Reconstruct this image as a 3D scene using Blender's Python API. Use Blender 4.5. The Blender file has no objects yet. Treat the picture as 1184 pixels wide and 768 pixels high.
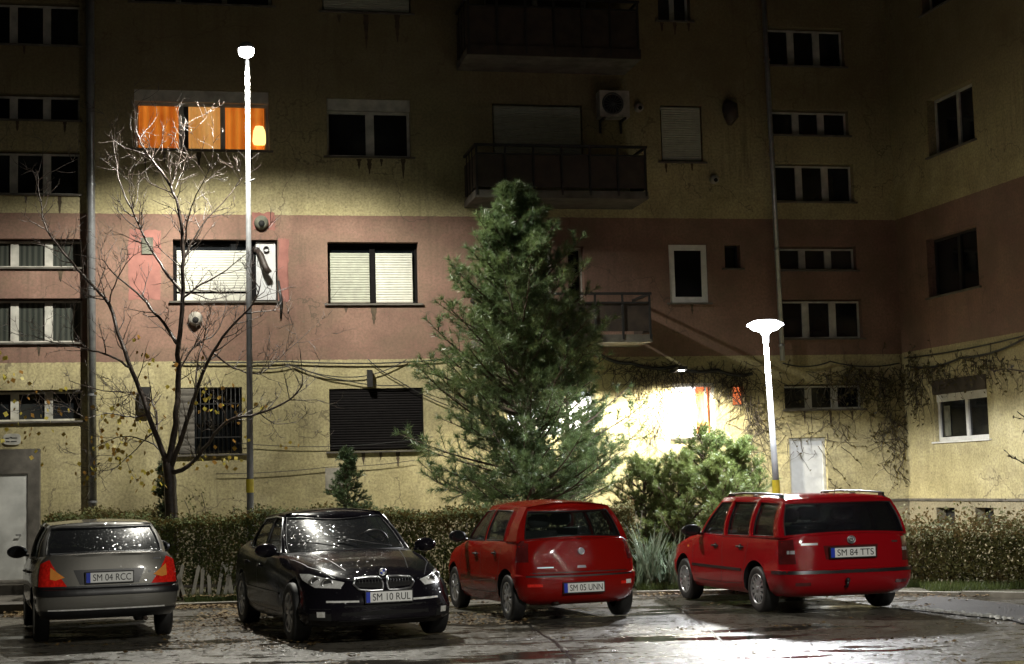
import bpy, bmesh, math, random
from mathutils import Vector, Matrix
from mathutils.bvhtree import BVHTree
R = math.radians
rnd = random.Random(7)
sc = bpy.context.scene
COL = sc.collection


FOC, PITCH, ROLL, HC = 1842.0, R(5.463), R(-1.528), 1.7
_fw = Vector((0, math.cos(PITCH), math.sin(PITCH)))
_u0 = Vector((0, -math.sin(PITCH), math.cos(PITCH)))
_r0 = Vector((1, 0, 0))
_rt = _r0 * math.cos(ROLL) + _u0 * math.sin(ROLL)
_up = -_r0 * math.sin(ROLL) + _u0 * math.cos(ROLL)
EYE = Vector((0, 0, HC))
cd = bpy.data.cameras.new('camera')
cam = bpy.data.objects.new('camera', cd)
COL.objects.link(cam)
m = Matrix.Identity(3)
for i in range(3):
    m[i][0], m[i][1], m[i][2] = _rt[i], _up[i], -_fw[i]
cam.matrix_world = Matrix.Translation(EYE) @ m.to_4x4()
cd.sensor_width = 36
cd.lens = FOC / 1184 * 36
cd.clip_end = 2000
sc.camera = cam

def ray(px, py):
    return _fw + _rt * ((px - 592) / FOC) - _up * ((py - 384) / FOC)
def at_y(px, py, Y):
    r = ray(px, py); return EYE + r * (Y / r.y)
def at_z(px, py, z=0.0):
    r = ray(px, py); return EYE + r * ((z - HC) / r.z)


def tag(o, label=None, cat=None, group=None, kind=None):
    if label: o['label'] = label
    if cat: o['category'] = cat
    if group: o['group'] = group
    if kind: o['kind'] = kind
    return o
def empty(name, loc=(0, 0, 0), rz=0.0, label=None, cat=None, group=None):
    o = bpy.data.objects.new(name, None); COL.objects.link(o)
    o.location = loc; o.rotation_euler = (0, 0, rz); o.empty_display_size = .2
    return tag(o, label, cat, group)
def link(name, me, mats, parent=None):
    o = bpy.data.objects.new(name, me); COL.objects.link(o)
    if not isinstance(mats, (list, tuple)): mats = [mats]
    for mm in mats: me.materials.append(mm)
    if parent is not None: o.parent = parent
    return o

class MB:
    """collects geometry of one mesh"""
    def __init__(s): s.v = []; s.f = []; s.mi = []; s.sm = []
    def add(s, vs, fs, mi=0, smooth=False):
        b = len(s.v); s.v += [tuple(p) for p in vs]
        for f in fs:
            s.f.append(tuple(b + i for i in f)); s.mi.append(mi); s.sm.append(smooth)
    def box(s, x0, y0, z0, x1, y1, z1, mi=0):
        if x0 > x1: x0, x1 = x1, x0
        if y0 > y1: y0, y1 = y1, y0
        if z0 > z1: z0, z1 = z1, z0
        s.add([(x0,y0,z0),(x1,y0,z0),(x1,y1,z0),(x0,y1,z0),(x0,y0,z1),(x1,y0,z1),(x1,y1,z1),(x0,y1,z1)],
              [(0,3,2,1),(4,5,6,7),(0,1,5,4),(1,2,6,5),(2,3,7,6),(3,0,4,7)], mi)
    def tube(s, pts, rad, n=6, mi=0, cap=True):
        pts = [Vector(p) for p in pts]
        if not isinstance(rad, (list, tuple)): rad = [rad] * len(pts)
        rings = []; prev = None
        for i, p in enumerate(pts):
            d = (pts[min(i+1, len(pts)-1)] - pts[max(i-1, 0)])
            if d.length < 1e-9: d = Vector((0, 0, 1))
            d.normalize()
            if prev is None:
                a = Vector((0, 0, 1)) if abs(d.z) < .9 else Vector((1, 0, 0))
                nx = d.cross(a).normalized()
            else:
                nx = (prev - d * prev.dot(d)).normalized()
            prev = nx; ny = d.cross(nx)
            rings.append([p + (nx * math.cos(2*math.pi*k/n) + ny * math.sin(2*math.pi*k/n)) * rad[i] for k in range(n)])
        vs = [q for r in rings for q in r]; fs = []
        for i in range(len(rings) - 1):
            for k in range(n):
                a = i*n + k; b = i*n + (k+1) % n
                fs.append((a, b, b + n, a + n))
        if cap:
            fs.append(tuple(range(n-1, -1, -1))); fs.append(tuple((len(rings)-1)*n + k for k in range(n)))
        s.add(vs, fs, mi, True)
    def lathe(s, prof, n=24, org=(0, 0, 0), axis='z', mi=0, smooth=True):
        """prof = [(r, h)]"""
        vs = []; fs = []
        for (r, h) in prof:
            for k in range(n):
                a = 2*math.pi*k/n; c, q = r*math.cos(a), r*math.sin(a)
                p = (c, q, h) if axis == 'z' else (c, h, q) if axis == 'y' else (h, c, q)
                vs.append((p[0]+org[0], p[1]+org[1], p[2]+org[2]))
        for i in range(len(prof)-1):
            for k in range(n):
                a = i*n+k; b = i*n+(k+1) % n
                fs.append((a, b, b+n, a+n))
        s.add(vs, fs, mi, smooth)
    def build(s, name, mats, parent=None, fix=False):
        me = bpy.data.meshes.new(name)
        me.from_pydata(s.v, [], s.f)
        me.polygons.foreach_set('material_index', s.mi)
        me.polygons.foreach_set('use_smooth', s.sm)
        if fix:
            bm = bmesh.new(); bm.from_mesh(me)
            bmesh.ops.remove_doubles(bm, verts=bm.verts, dist=1e-5)
            bmesh.ops.recalc_face_normals(bm, faces=bm.faces); bm.to_mesh(me); bm.free()
        me.update()
        return link(name, me, mats, parent)


def nt(name):
    mm = bpy.data.materials.new(name); mm.use_nodes = True
    t = mm.node_tree; b = t.nodes['Principled BSDF']
    return mm, t, b
def N(t, typ, **kw):
    n = t.nodes.new(typ)
    for k, v in kw.items():
        if k in n.inputs: n.inputs[k].default_value = v
        else: setattr(n, k, v)
    return n
def L(t, a, b): t.links.new(a, b)
def ramp(t, fac, stops):
    r = t.nodes.new('ShaderNodeValToRGB')
    e = r.color_ramp.elements
    while len(e) < len(stops): e.new(.5)
    for i, (p, c) in enumerate(stops):
        e[i].position = p; e[i].color = (*c, 1) if len(c) == 3 else c
    L(t, fac, r.inputs[0]); return r.outputs[0]
def mixc(t, fac, a, b, mode='MIX'):
    n = t.nodes.new('ShaderNodeMix'); n.data_type = 'RGBA'; n.blend_type = mode
    for i, x in ((0, fac), (6, a), (7, b)):
        if hasattr(x, 'is_linked'): L(t, x, n.inputs[i])
        else: n.inputs[i].default_value = x if i == 0 else (*x, 1)
    return n.outputs[2]
def math_(t, op, a, b=0.0):
    n = t.nodes.new('ShaderNodeMath'); n.operation = op
    for i, x in ((0, a), (1, b)):
        if hasattr(x, 'is_linked'): L(t, x, n.inputs[i])
        else: n.inputs[i].default_value = x
    return n.outputs[0]
def coords(t, scale=(1, 1, 1), kind='Object', rot=(0, 0, 0), loc=(0, 0, 0)):
    tc = t.nodes.new('ShaderNodeTexCoord'); mp = t.nodes.new('ShaderNodeMapping')
    mp.inputs['Scale'].default_value = scale; mp.inputs['Rotation'].default_value = rot; mp.inputs['Location'].default_value = loc
    L(t, tc.outputs[kind], mp.inputs[0]); return mp.outputs[0]
def noise(t, vec, scale, detail=4, rough=.55):
    n = N(t, 'ShaderNodeTexNoise'); n.inputs['Scale'].default_value = scale
    n.inputs['Detail'].default_value = detail; n.inputs['Roughness'].default_value = rough
    if vec is not None: L(t, vec, n.inputs['Vector'])
    return n.outputs['Fac']
def bump(t, b, h, strength=.3, dist=.01):
    n = N(t, 'ShaderNodeBump'); n.inputs['Strength'].default_value = strength; n.inputs['Distance'].default_value = dist
    L(t, h, n.inputs['Height']); L(t, n.outputs[0], b.inputs['Normal'])
def simple(name, col, rough=.5, metal=0.0, var=.25, scale=8.0, bmp=0.0, coat=0.0, spec=None, emit=None, es=0.0):
    mm, t, b = nt(name)
    v = coords(t)
    f = noise(t, v, scale)
    lo = tuple(c*(1-var) for c in col); hi = tuple(min(1, c*(1+var)) for c in col)
    L(t, ramp(t, f, [(.3, lo), (.7, hi)]), b.inputs['Base Color'])
    b.inputs['Roughness'].default_value = rough; b.inputs['Metallic'].default_value = metal
    b.inputs['Coat Weight'].default_value = coat
    if spec is not None: b.inputs['Specular IOR Level'].default_value = spec
    if bmp: bump(t, b, noise(t, v, scale*4), bmp, .01)
    if emit: b.inputs['Emission Color'].default_value = (*emit, 1); b.inputs['Emission Strength'].default_value = es
    return mm

M = {}
def wall_material(name, zb0, zb1, zb2):
    """rendered facade: plinth, yellow, old rose band, yellow; grime that runs down"""
    mm, t, b = nt(name)
    v = coords(t)
    sep = N(t, 'ShaderNodeSeparateXYZ'); L(t, v, sep.inputs[0])
    wob = math_(t, 'MULTIPLY', math_(t, 'SUBTRACT', noise(t, v, 9), .5), .03)
    z = math_(t, 'ADD', sep.outputs['Z'], wob)
    big = noise(t, v, 1.1, 5, .6)
    fine = noise(t, v, 22, 6, .7)
    yel = ramp(t, big, [(.3, (.34, .295, .145)), (.52, (.47, .41, .215)), (.7, (.57, .505, .29))])
    pnk = ramp(t, big, [(.3, (.165, .092, .07)), (.55, (.25, .142, .105)), (.75, (.32, .19, .145))])
    gry = ramp(t, big, [(.3, (.20, .175, .115)), (.7, (.33, .29, .19))])
    c = mixc(t, math_(t, 'GREATER_THAN', z, zb0), gry, yel)
    c = mixc(t, math_(t, 'GREATER_THAN', z, zb1), c, pnk)
    c = mixc(t, math_(t, 'GREATER_THAN', z, zb2), c, yel)
    # vertical runs of dirt, broken by a large mask
    vs = coords(t, (5.0, 5.0, .35))
    run = noise(t, vs, 1.6, 6, .65)
    msk = noise(t, coords(t, loc=(3, 7, 2)), .55, 3)
    g = math_(t, 'MULTIPLY', ramp(t, run, [(.5, (0, 0, 0)), (.72, (1, 1, 1))]), ramp(t, msk, [(.42, (0, 0, 0)), (.62, (1, 1, 1))]))
    c = mixc(t, math_(t, 'MULTIPLY', g, .6), c, (.06, .05, .035))
    # broad blotches where the coat was patched or has weathered
    bl = noise(t, coords(t, (1, 1, 1.6), loc=(9, 2, 5)), .9, 7, .7)
    c = mixc(t, math_(t, 'MULTIPLY', ramp(t, bl, [(.50, (0, 0, 0)), (.56, (1, 1, 1))]), .22), c, (.16, .13, .08))
    vk = N(t, 'ShaderNodeTexVoronoi', feature='DISTANCE_TO_EDGE'); vk.inputs['Scale'].default_value = .5
    nk = N(t, 'ShaderNodeTexNoise'); nk.inputs['Scale'].default_value = 1.8; nk.inputs['Detail'].default_value = 6; L(t, v, nk.inputs['Vector'])
    ak = N(t, 'ShaderNodeVectorMath', operation='ADD'); L(t, v, ak.inputs[0]); L(t, nk.outputs['Color'], ak.inputs[1]); L(t, ak.outputs[0], vk.inputs['Vector'])
    c = mixc(t, math_(t, 'MULTIPLY', math_(t, 'MULTIPLY', math_(t, 'LESS_THAN', vk.outputs['Distance'], .005), math_(t, 'GREATER_THAN', msk, .5)), .55), c, (.07, .055, .04))
    # upper wall darkened: dirt plus shade above the lamp's reach, painted into the colour
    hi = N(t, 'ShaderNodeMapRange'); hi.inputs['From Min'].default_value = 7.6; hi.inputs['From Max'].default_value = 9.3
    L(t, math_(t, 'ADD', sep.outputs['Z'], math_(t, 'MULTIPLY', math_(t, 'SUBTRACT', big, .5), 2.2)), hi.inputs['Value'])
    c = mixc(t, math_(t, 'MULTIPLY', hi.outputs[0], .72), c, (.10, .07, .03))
    c = mixc(t, math_(t, 'MULTIPLY', ramp(t, fine, [(.38, (1, 1, 1)), (.58, (0, 0, 0))]), .5), c, (.1, .08, .05))
    # sparse chipped spots
    vo = N(t, 'ShaderNodeTexVoronoi'); vo.inputs['Scale'].default_value = 2.3; L(t, coords(t), vo.inputs['Vector'])
    chip = math_(t, 'MULTIPLY', math_(t, 'LESS_THAN', math_(t, 'ADD', vo.outputs['Distance'], math_(t, 'MULTIPLY', fine, .1)), .10), .55)
    c = mixc(t, chip, c, (.16, .13, .09))
    L(t, c, b.inputs['Base Color']); b.inputs['Roughness'].default_value = .9
    bump(t, b, math_(t, 'ADD', math_(t, 'MULTIPLY', fine, .5), noise(t, v, 90, 3)), .5, .008)
    return mm

def leaf_material(name, cols, scale=1.4, rough=.45, trans=.25):
    mm, t, b = nt(name)
    v = coords(t)
    a = noise(t, v, scale, 3); f = noise(t, v, 26, 2)
    s = math_(t, 'ADD', math_(t, 'MULTIPLY', a, .55), math_(t, 'MULTIPLY', f, .45))
    n = len(cols)
    L(t, ramp(t, s, [(.34 + .32*i/(n-1), c) for i, c in enumerate(cols)]), b.inputs['Base Color'])
    b.inputs['Roughness'].default_value = rough
    b.inputs['Transmission Weight'].default_value = 0
    tr = N(t, 'ShaderNodeBsdfTranslucent'); mix = N(t, 'ShaderNodeMixShader'); mix.inputs[0].default_value = trans
    tr.inputs[0].default_value = (*[c*1.3 for c in cols[-1]], 1)
    L(t, b.outputs[0], mix.inputs[1]); L(t, tr.outputs[0], mix.inputs[2])
    L(t, mix.outputs[0], t.nodes['Material Output'].inputs[0])
    return mm

def sparkle_normal(t, b, v, amt, scale, sock='Normal', keep=.45):
    """rain beads: every small cell tilts its own way, so single beads catch the lamps"""
    vo = N(t, 'ShaderNodeTexVoronoi'); vo.inputs['Scale'].default_value = scale; L(t, v, vo.inputs['Vector'])
    g = N(t, 'ShaderNodeNewGeometry')
    s1 = N(t, 'ShaderNodeVectorMath', operation='SUBTRACT'); L(t, vo.outputs['Color'], s1.inputs[0]); s1.inputs[1].default_value = (.5, .5, .5)
    sepc = N(t, 'ShaderNodeSeparateXYZ'); L(t, vo.outputs['Position'], sepc.inputs[0])
    wn_ = N(t, 'ShaderNodeTexWhiteNoise'); L(t, vo.outputs['Position'], wn_.inputs['Vector'])
    k = math_(t, 'MULTIPLY', math_(t, 'LESS_THAN', wn_.outputs['Value'], keep), amt)
    k = math_(t, 'MULTIPLY', k, math_(t, 'LESS_THAN', vo.outputs['Distance'], .42))
    s2 = N(t, 'ShaderNodeVectorMath', operation='SCALE'); L(t, s1.outputs[0], s2.inputs[0]); L(t, k, s2.inputs['Scale'])
    a = N(t, 'ShaderNodeVectorMath', operation='ADD'); L(t, g.outputs['Normal'], a.inputs[0]); L(t, s2.outputs[0], a.inputs[1])
    n_ = N(t, 'ShaderNodeVectorMath', operation='NORMALIZE'); L(t, a.outputs[0], n_.inputs[0]); L(t, n_.outputs[0], b.inputs[sock])
def paint(name, col, metal=0.0, rough=.28, drops=.5, scale=160.0, dk=.25, sparkle=0.0, sps=70.0, coatw=1.0, crough=.07, dirt=(.05, .045, .035)):
    """rain-wet car paint: clear coat beaded with drops, road dirt towards the sills"""
    mm, t, b = nt(name)
    v = coords(t)
    sep = N(t, 'ShaderNodeSeparateXYZ'); L(t, v, sep.inputs[0])
    mr = N(t, 'ShaderNodeMapRange'); mr.inputs['From Min'].default_value = .62; mr.inputs['From Max'].default_value = .2
    L(t, math_(t, 'ADD', sep.outputs['Z'], math_(t, 'MULTIPLY', noise(t, v, 6, 5), .35)), mr.inputs['Value'])
    c = mixc(t, math_(t, 'MULTIPLY', mr.outputs[0], dk), col, dirt)
    b.inputs['Specular IOR Level'].default_value = 0 if coatw < 1 else .2
    L(t, c, b.inputs['Base Color'])
    b.inputs['Metallic'].default_value = metal; b.inputs['Roughness'].default_value = rough + .12
    b.inputs['Coat Weight'].default_value = coatw; b.inputs['Coat Roughness'].default_value = crough
    b.inputs['Coat IOR'].default_value = 1.5
    vo = N(t, 'ShaderNodeTexVoronoi'); vo.inputs['Scale'].default_value = scale; L(t, v, vo.inputs['Vector'])
    vo2 = N(t, 'ShaderNodeTexVoronoi'); vo2.inputs['Scale'].default_value = scale*.45; L(t, v, vo2.inputs['Vector'])
    d1 = ramp(t, vo.outputs['Distance'], [(.15, (1, 1, 1)), (.42, (0, 0, 0))])
    d2 = ramp(t, vo2.outputs['Distance'], [(.1, (1, 1, 1)), (.3, (0, 0, 0))])
    h = math_(t, 'ADD', d1, d2)
    if sparkle:
        sparkle_normal(t, b, v, sparkle, sps, 'Coat Normal')
        return mm
    # beads only on faces that look upward hold; fewer on the flanks
    bp = N(t, 'ShaderNodeBump'); bp.inputs['Strength'].default_value = drops; bp.inputs['Distance'].default_value = .003
    L(t, h, bp.inputs['Height']); L(t, bp.outputs[0], b.inputs['Coat Normal'])
    L(t, bp.outputs[0], b.inputs['Normal'])
    return mm

def glass_mat(name, tint=(.02, .025, .03), alpha=.35, drops=.4, rough=.03, scale=120.0, sparkle=0.0):
    mm, t, b = nt(name)
    v = coords(t)
    b.inputs['Base Color'].default_value = (*tint, 1); b.inputs['Roughness'].default_value = rough
    b.inputs['Specular IOR Level'].default_value = .9
    vo = N(t, 'ShaderNodeTexVoronoi'); vo.inputs['Scale'].default_value = scale; L(t, v, vo.inputs['Vector'])
    bump(t, b, ramp(t, vo.outputs['Distance'], [(.15, (1, 1, 1)), (.45, (0, 0, 0))]), drops, .003)
    if sparkle: sparkle_normal(t, b, v, sparkle, scale, 'Normal', .7)
    tr = N(t, 'ShaderNodeBsdfTransparent'); tr.inputs[0].default_value = (.75, .85, .8, 1)
    mix = N(t, 'ShaderNodeMixShader'); mix.inputs[0].default_value = alpha
    L(t, tr.outputs[0], mix.inputs[1]); L(t, b.outputs[0], mix.inputs[2])
    L(t, mix.outputs[0], t.nodes['Material Output'].inputs[0])
    return mm

M['white'] = simple('white_paint', (.62, .61, .57), .5, var=.12)
M['greyframe'] = simple('weathered_window_paint', (.42, .41, .36), .6, var=.3, scale=5)
M['shut'] = simple('roller_shutter_plastic', (.52, .52, .45), .5, var=.1)
M['shut2'] = simple('aged_shutter_plastic', (.34, .35, .28), .5, var=.12)
M['shutdark'] = simple('dark_shutter', (.007, .006, .006), .8, var=.2, spec=.1)
M['conc'] = simple('concrete', (.27, .25, .21), .85, var=.3, scale=5, bmp=.4)
M['darkconc'] = simple('sooty_concrete', (.1, .09, .075), .9, var=.4, scale=4, bmp=.4)
M['zinc'] = simple('zinc_pipe', (.30, .31, .32), .35, metal=.6, var=.2)
M['galv'] = simple('galvanised_steel', (.17, .175, .18), .6, metal=.1, var=.2)
M['iron'] = simple('black_iron', (.014, .013, .012), .55, var=.3)
M['rust'] = simple('rusty_panel', (.035, .024, .017), .7, var=.4, scale=5)
M['cable'] = simple('cable_rubber', (.02, .02, .02), .5, var=.1)
M['yellow'] = simple('yellow_paint', (.6, .48, .03), .5, var=.15)
M['bark'] = simple('wet_bark', (.05, .038, .032), .35, var=.5, scale=14, bmp=.6, spec=.45)
M['pinebark'] = simple('pine_bark', (.09, .065, .045), .8, var=.5, scale=14, bmp=.8)
M['rubber'] = simple('tyre_rubber', (.011, .011, .011), .6, var=.3, scale=20)
M['black'] = simple('black_plastic', (.012, .012, .013), .38, var=.2)
M['trim'] = simple('grey_trim_plastic', (.05, .05, .05), .5, var=.2)
M['rim'] = simple('silver_wheel', (.42, .43, .45), .28, metal=.7, var=.15)
M['chrome'] = simple('chrome', (.8, .81, .83), .30, metal=1.0, var=.05)
M['plate'] = simple('number_plate_white', (.75, .76, .74), .35, var=.05)
M['blue'] = simple('plate_blue', (.02, .05, .45), .35, var=.05)
M['ink'] = simple('plate_black', (.01, .01, .01), .5, var=.0)
M['seat'] = simple('seat_fabric', (.035, .035, .038), .85, var=.2)
M['redlamp'] = simple('red_lamp_lens', (.85, .02, .012), .15, var=.35, scale=30, coat=1.0)
M['orangelamp'] = simple('orange_lamp_lens', (.8, .30, .06), .15, var=.15, coat=1.0)
M['clearlamp'] = simple('clear_lamp_lens', (.86, .87, .80), .2, metal=.1, var=.3, scale=20, coat=1.0)
M['darklamp'] = simple('smoked_lamp_lens', (.09, .012, .012), .12, var=.3, coat=1.0)
M['curtainbeige'] = simple('beige_curtain', (.12, .12, .09), .9, var=.5, scale=7)
M['sheet'] = simple('white_sheet_panel', (.55, .56, .56), .55, var=.08)
M['door'] = simple('whitewashed_door', (.5, .5, .47), .6, var=.2, scale=3)
M['rose'] = simple('fresh_rose_paint', (.27, .115, .092), .85, var=.2, scale=4, bmp=.3)
M['hole'] = simple('dark_opening', (.006, .006, .006), .8, var=0)
M['greenlens'] = simple('lamp_housing', (.5, .52, .54), .35, metal=.5)

def dark_pane():
    mm, t, b = nt('dark_window_glass')
    v = coords(t)
    L(t, ramp(t, noise(t, v, .8, 2), [(.4, (.003, .004, .005)), (.6, (.014, .016, .018)), (.75, (.045, .045, .038))]), b.inputs['Base Color'])
    b.inputs['Roughness'].default_value = .07; bump(t, b, noise(t, v, 3, 2), .08, .02)
    return mm
M['pane'] = dark_pane()
def curtain_pane(name, c0, c1):
    mm, t, b = nt(name)
    w = N(t, 'ShaderNodeTexWave'); w.inputs['Scale'].default_value = 3.3; w.inputs['Distortion'].default_value = 2.5
    w.inputs['Detail'].default_value = 2
    L(t, coords(t, (1, 1, .06)), w.inputs['Vector'])
    L(t, ramp(t, w.outputs['Fac'], [(.1, c0), (.9, c1)]), b.inputs['Base Color'])
    b.inputs['Roughness'].default_value = .25; b.inputs['Coat Weight'].default_value = 1; b.inputs['Coat Roughness'].default_value = .05
    return mm
M['panecurtain'] = curtain_pane('glass_over_net_curtain', (.03, .034, .03), (.065, .07, .058))
def lit_curtain(name, c0, c1, s, wave=3.0):
    mm, t, b = nt(name)
    w = N(t, 'ShaderNodeTexWave'); w.inputs['Scale'].default_value = wave; w.inputs['Distortion'].default_value = 3
    w.inputs['Detail'].default_value = 3; w.inputs['Detail Scale'].default_value = 1.4
    L(t, coords(t, (1, 1, .1)), w.inputs['Vector'])
    big = noise(t, coords(t), 2.2, 3)
    f = math_(t, 'ADD', math_(t, 'MULTIPLY', w.outputs['Fac'], .32), math_(t, 'MULTIPLY', big, .68))
    c = ramp(t, f, [(.25, c0), (.75, c1)])
    L(t, c, b.inputs['Base Color']); L(t, c, b.inputs['Emission Color'])
    b.inputs['Emission Strength'].default_value = s
    return mm
M['litorange'] = lit_curtain('lit_orange_curtain', (.5, .10, .008), (.85, .27, .03), .62, 1.7)
M['litamber'] = lit_curtain('lit_amber_curtain', (.62, .27, .06), (.85, .45, .14), .62, .8)
M['litlamp'] = simple('table_lamp_shade', (.9, .7, .35), .5, emit=(1, .72, .25), es=1.6)
M['litred'] = simple('lit_orange_panel', (.8, .25, .1), .5, emit=(1, .22, .07), es=.75)
M['litwhite'] = simple('lit_bluish_panel', (.8, .82, .9), .5, emit=(.82, .86, 1), es=3.2)
M['bulb'] = simple('lamp_glass_lit', (1, 1, 1), .5, emit=(1, .98, .92), es=30)
M['bulb2'] = simple('disc_lamp_lit', (1, 1, 1), .5, emit=(.93, .97, 1), es=14)
P_WALL, P_L1, P_L2, P_L3 = 1050, 3700, 2300, 4200
SKY = .0007
M['tailglow'] = simple('tail_lamp_bulb', (.9, .1, .05), .4, emit=(1, .16, .08), es=2.0)
# ================================================================ buildings
PSI = R(11.844)
B = empty('apartment_building', (0, 30.104, 0), PSI,
          'weathered yellow and old rose apartment block with balconies and stairwell windows behind the cars', 'building')
ex = Vector((math.cos(PSI), math.sin(PSI), 0)); ey = Vector((-math.sin(PSI), math.cos(PSI), 0)); BO = Vector((0, 30.104, 0))
def F(px, py, off=0.0):
    r = ray(px, py); t = ((BO - ey*off) - EYE).dot(ey) / r.dot(ey)
    p = EYE + r*t - BO
    return p.dot(ex), p.z
def FR(x0, y0, x1, y1, off=0.0):
    ym, xm = (y0+y1)/2, (x0+x1)/2
    return F(x0, ym, off)[0], F(xm, y1, off)[1], F(x1, ym, off)[0], F(xm, y0, off)[1]
UC, ZB1 = F(1043, 412)[0], F(300, 417)[1]
ZB2 = F(300, 248.5)[1]; ZB0 = F(1048, 576)[1]
# wing plane: passes the corner and climbs towards the viewer
C0 = BO + ex*UC
def on_line(px, py, z): return at_z(px, py, z)
zc = F(1043, 411)[1]
c1 = at_z(1184, 386.5, zc)
wd = Vector((c1.x - C0.x, c1.y - C0.y, 0)).normalized()
WA = math.atan2(wd.y, wd.x)
W = empty('side_building', (C0.x, C0.y, 0), WA, 'yellow and old rose block closing the yard on the right with small basement windows', 'building')
wn = Vector((-wd.y, wd.x, 0))
def G(px, py, off=0.0):
    r = ray(px, py); o = C0 - wn*off
    t = (o - EYE).dot(wn) / r.dot(wn); p = EYE + r*t - C0
    return p.dot(wd), p.z
def GR(x0, y0, x1, y1):
    ym, xm = (y0+y1)/2, (x0+x1)/2
    return G(x0, ym)[0], G(xm, y1)[1], G(x1, ym)[0], G(xm, y0)[1]
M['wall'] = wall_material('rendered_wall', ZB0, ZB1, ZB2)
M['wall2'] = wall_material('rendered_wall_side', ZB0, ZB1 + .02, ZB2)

def facade(name, u0, u1, z0, z1, ops, mat, parent, depth=14.0, roof=True):
    us = sorted({u0, u1, *[o[0] for o in ops], *[o[2] for o in ops]})
    zs = sorted({z0, z1, *[o[1] for o in ops], *[o[3] for o in ops]})
    us = [u for u in us if u0 <= u <= u1]; zs = [z for z in zs if z0 <= z <= z1]
    mb = MB()
    for i in range(len(us)-1):
        for j in range(len(zs)-1):
            cu, cz = (us[i]+us[i+1])/2, (zs[j]+zs[j+1])/2
            if any(o[0] < cu < o[2] and o[1] < cz < o[3] for o in ops): continue
            mb.add([(us[i], 0, zs[j]), (us[i+1], 0, zs[j]), (us[i+1], 0, zs[j+1]), (us[i], 0, zs[j+1])], [(0, 1, 2, 3)])
    for (a, b, c, d, dp) in ops:
        a, c = max(a, u0), min(c, u1); b, d = max(b, z0), min(d, z1)
        mb.add([(a,0,b),(c,0,b),(c,dp,b),(a,dp,b)], [(0,1,2,3)])
        mb.add([(a,0,d),(c,0,d),(c,dp,d),(a,dp,d)], [(0,3,2,1)])
        mb.add([(a,0,b),(a,0,d),(a,dp,d),(a,dp,b)], [(0,3,2,1)])
        mb.add([(c,0,b),(c,0,d),(c,dp,d),(c,dp,b)], [(0,1,2,3)])
        mb.add([(a,dp,b),(c,dp,b),(c,dp,d),(a,dp,d)], [(0,1,2,3)])
    # flanks, back and top close the volume
    mb.add([(u0,0,z0),(u0,0,z1),(u0,depth,z1),(u0,depth,z0)], [(0,3,2,1)])
    mb.add([(u1,0,z0),(u1,0,z1),(u1,depth,z1),(u1,depth,z0)], [(0,1,2,3)])
    mb.add([(u0,depth,z0),(u1,depth,z0),(u1,depth,z1),(u0,depth,z1)], [(0,3,2,1)])
    o = mb.build(name, mat, parent)
    if roof:
        r = MB(); r.box(u0-.3, -.35, z1, u1+.3, depth+.3, z1+.25); r.build('roof', M['darkconc'], parent)
    return o

def frame_mesh(x0, z0, x1, z1, t, y0, y1, mull=(), head=0.0):
    mb = MB()
    mb.box(x0, y0, z0, x1, y1, z0+t); mb.box(x0, y0, z1-t, x1, y1, z1)
    mb.box(x0, y0, z0+t, x0+t, y1, z1-t); mb.box(x1-t, y0, z0+t, x1, y1, z1-t)
    for (a, w) in mull: mb.box(a-w/2, y0-.004, z0+t, a+w/2, y1, z1-t)
    return mb
def pane_mesh(x0, z0, x1, z1, y): 
    mb = MB(); mb.box(x0, y, z0, x1, y+.02, z1); return mb
def slat_mesh(x0, z0, x1, z1, y, pitch=.045, mi=0):
    mb = MB(); n = max(2, int((z1-z0)/pitch)); h = (z1-z0)/n
    for k in range(n):
        a = z0 + k*h
        mb.add([(x0,y,a+.004),(x1,y,a+.004),(x1,y-.009,a+h*.35),(x0,y-.009,a+h*.35),(x1,y-.007,a+h*.75),(x0,y-.007,a+h*.75),(x1,y,a+h),(x0,y,a+h)],
               [(0,1,2,3),(3,2,4,5),(5,4,6,7)], mi)
    mb.box(x0, y, z0, x1, y+.02, z1); return mb

OPS = []; WOPS = []
def tri_window(x0, y0, x1, y1, pane='pane', parent=B, ops=OPS, fr='greyframe', dark=.16):
    """precast stairwell strip: three lights between thick mullions, deep lintel shadow"""
    u0, z0, u1, z1 = FR(x0, y0, x1, y1)
    ops.append((u0, z0, u1, z1, .32))
    w = (u1-u0)
    f = frame_mesh(u0+.002, z0+.002, u1-.002, z1-.03, .035, .14, .2, [(u0+w/3, .14), (u0+2*w/3, .14)]).build('window', M[fr], parent)
    pane_mesh(u0+.03, z0+.03, u1-.03, z1-.06, .17).build('pane', M[pane], f)
    s = MB(); s.box(u0-.05, -.045, z0-.035, u1+.05, .139, z0-.003); s.build('sill', M['darkconc'], f)
    return f
# left stairwell: alternating tall and low strips
for (a, b, pn) in [(2, 51, 'pane'), (108, 138, 'pane'), (174, 224, 'pane'), (276, 309, 'panecurtain'), (345, 396, 'panecurtain'), (451, 487, 'pane')]:
    tri_window(-24, a, 92 + (b > 300)*3, b, pn)
for (x, x2, a, b) in [(887, 976, 32, 76), (893, 981, 127, 156), (896, 987, 189, 233), (900, 990, 285, 312), (903, 997, 346, 391), (907, 998, 444, 473)]:
    tri_window(x, a, x2, b, 'pane')
for (a, b) in [(-92, -40), (-40, -8)]:
    tri_window(880, a, 972, b, 'pane')

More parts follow.
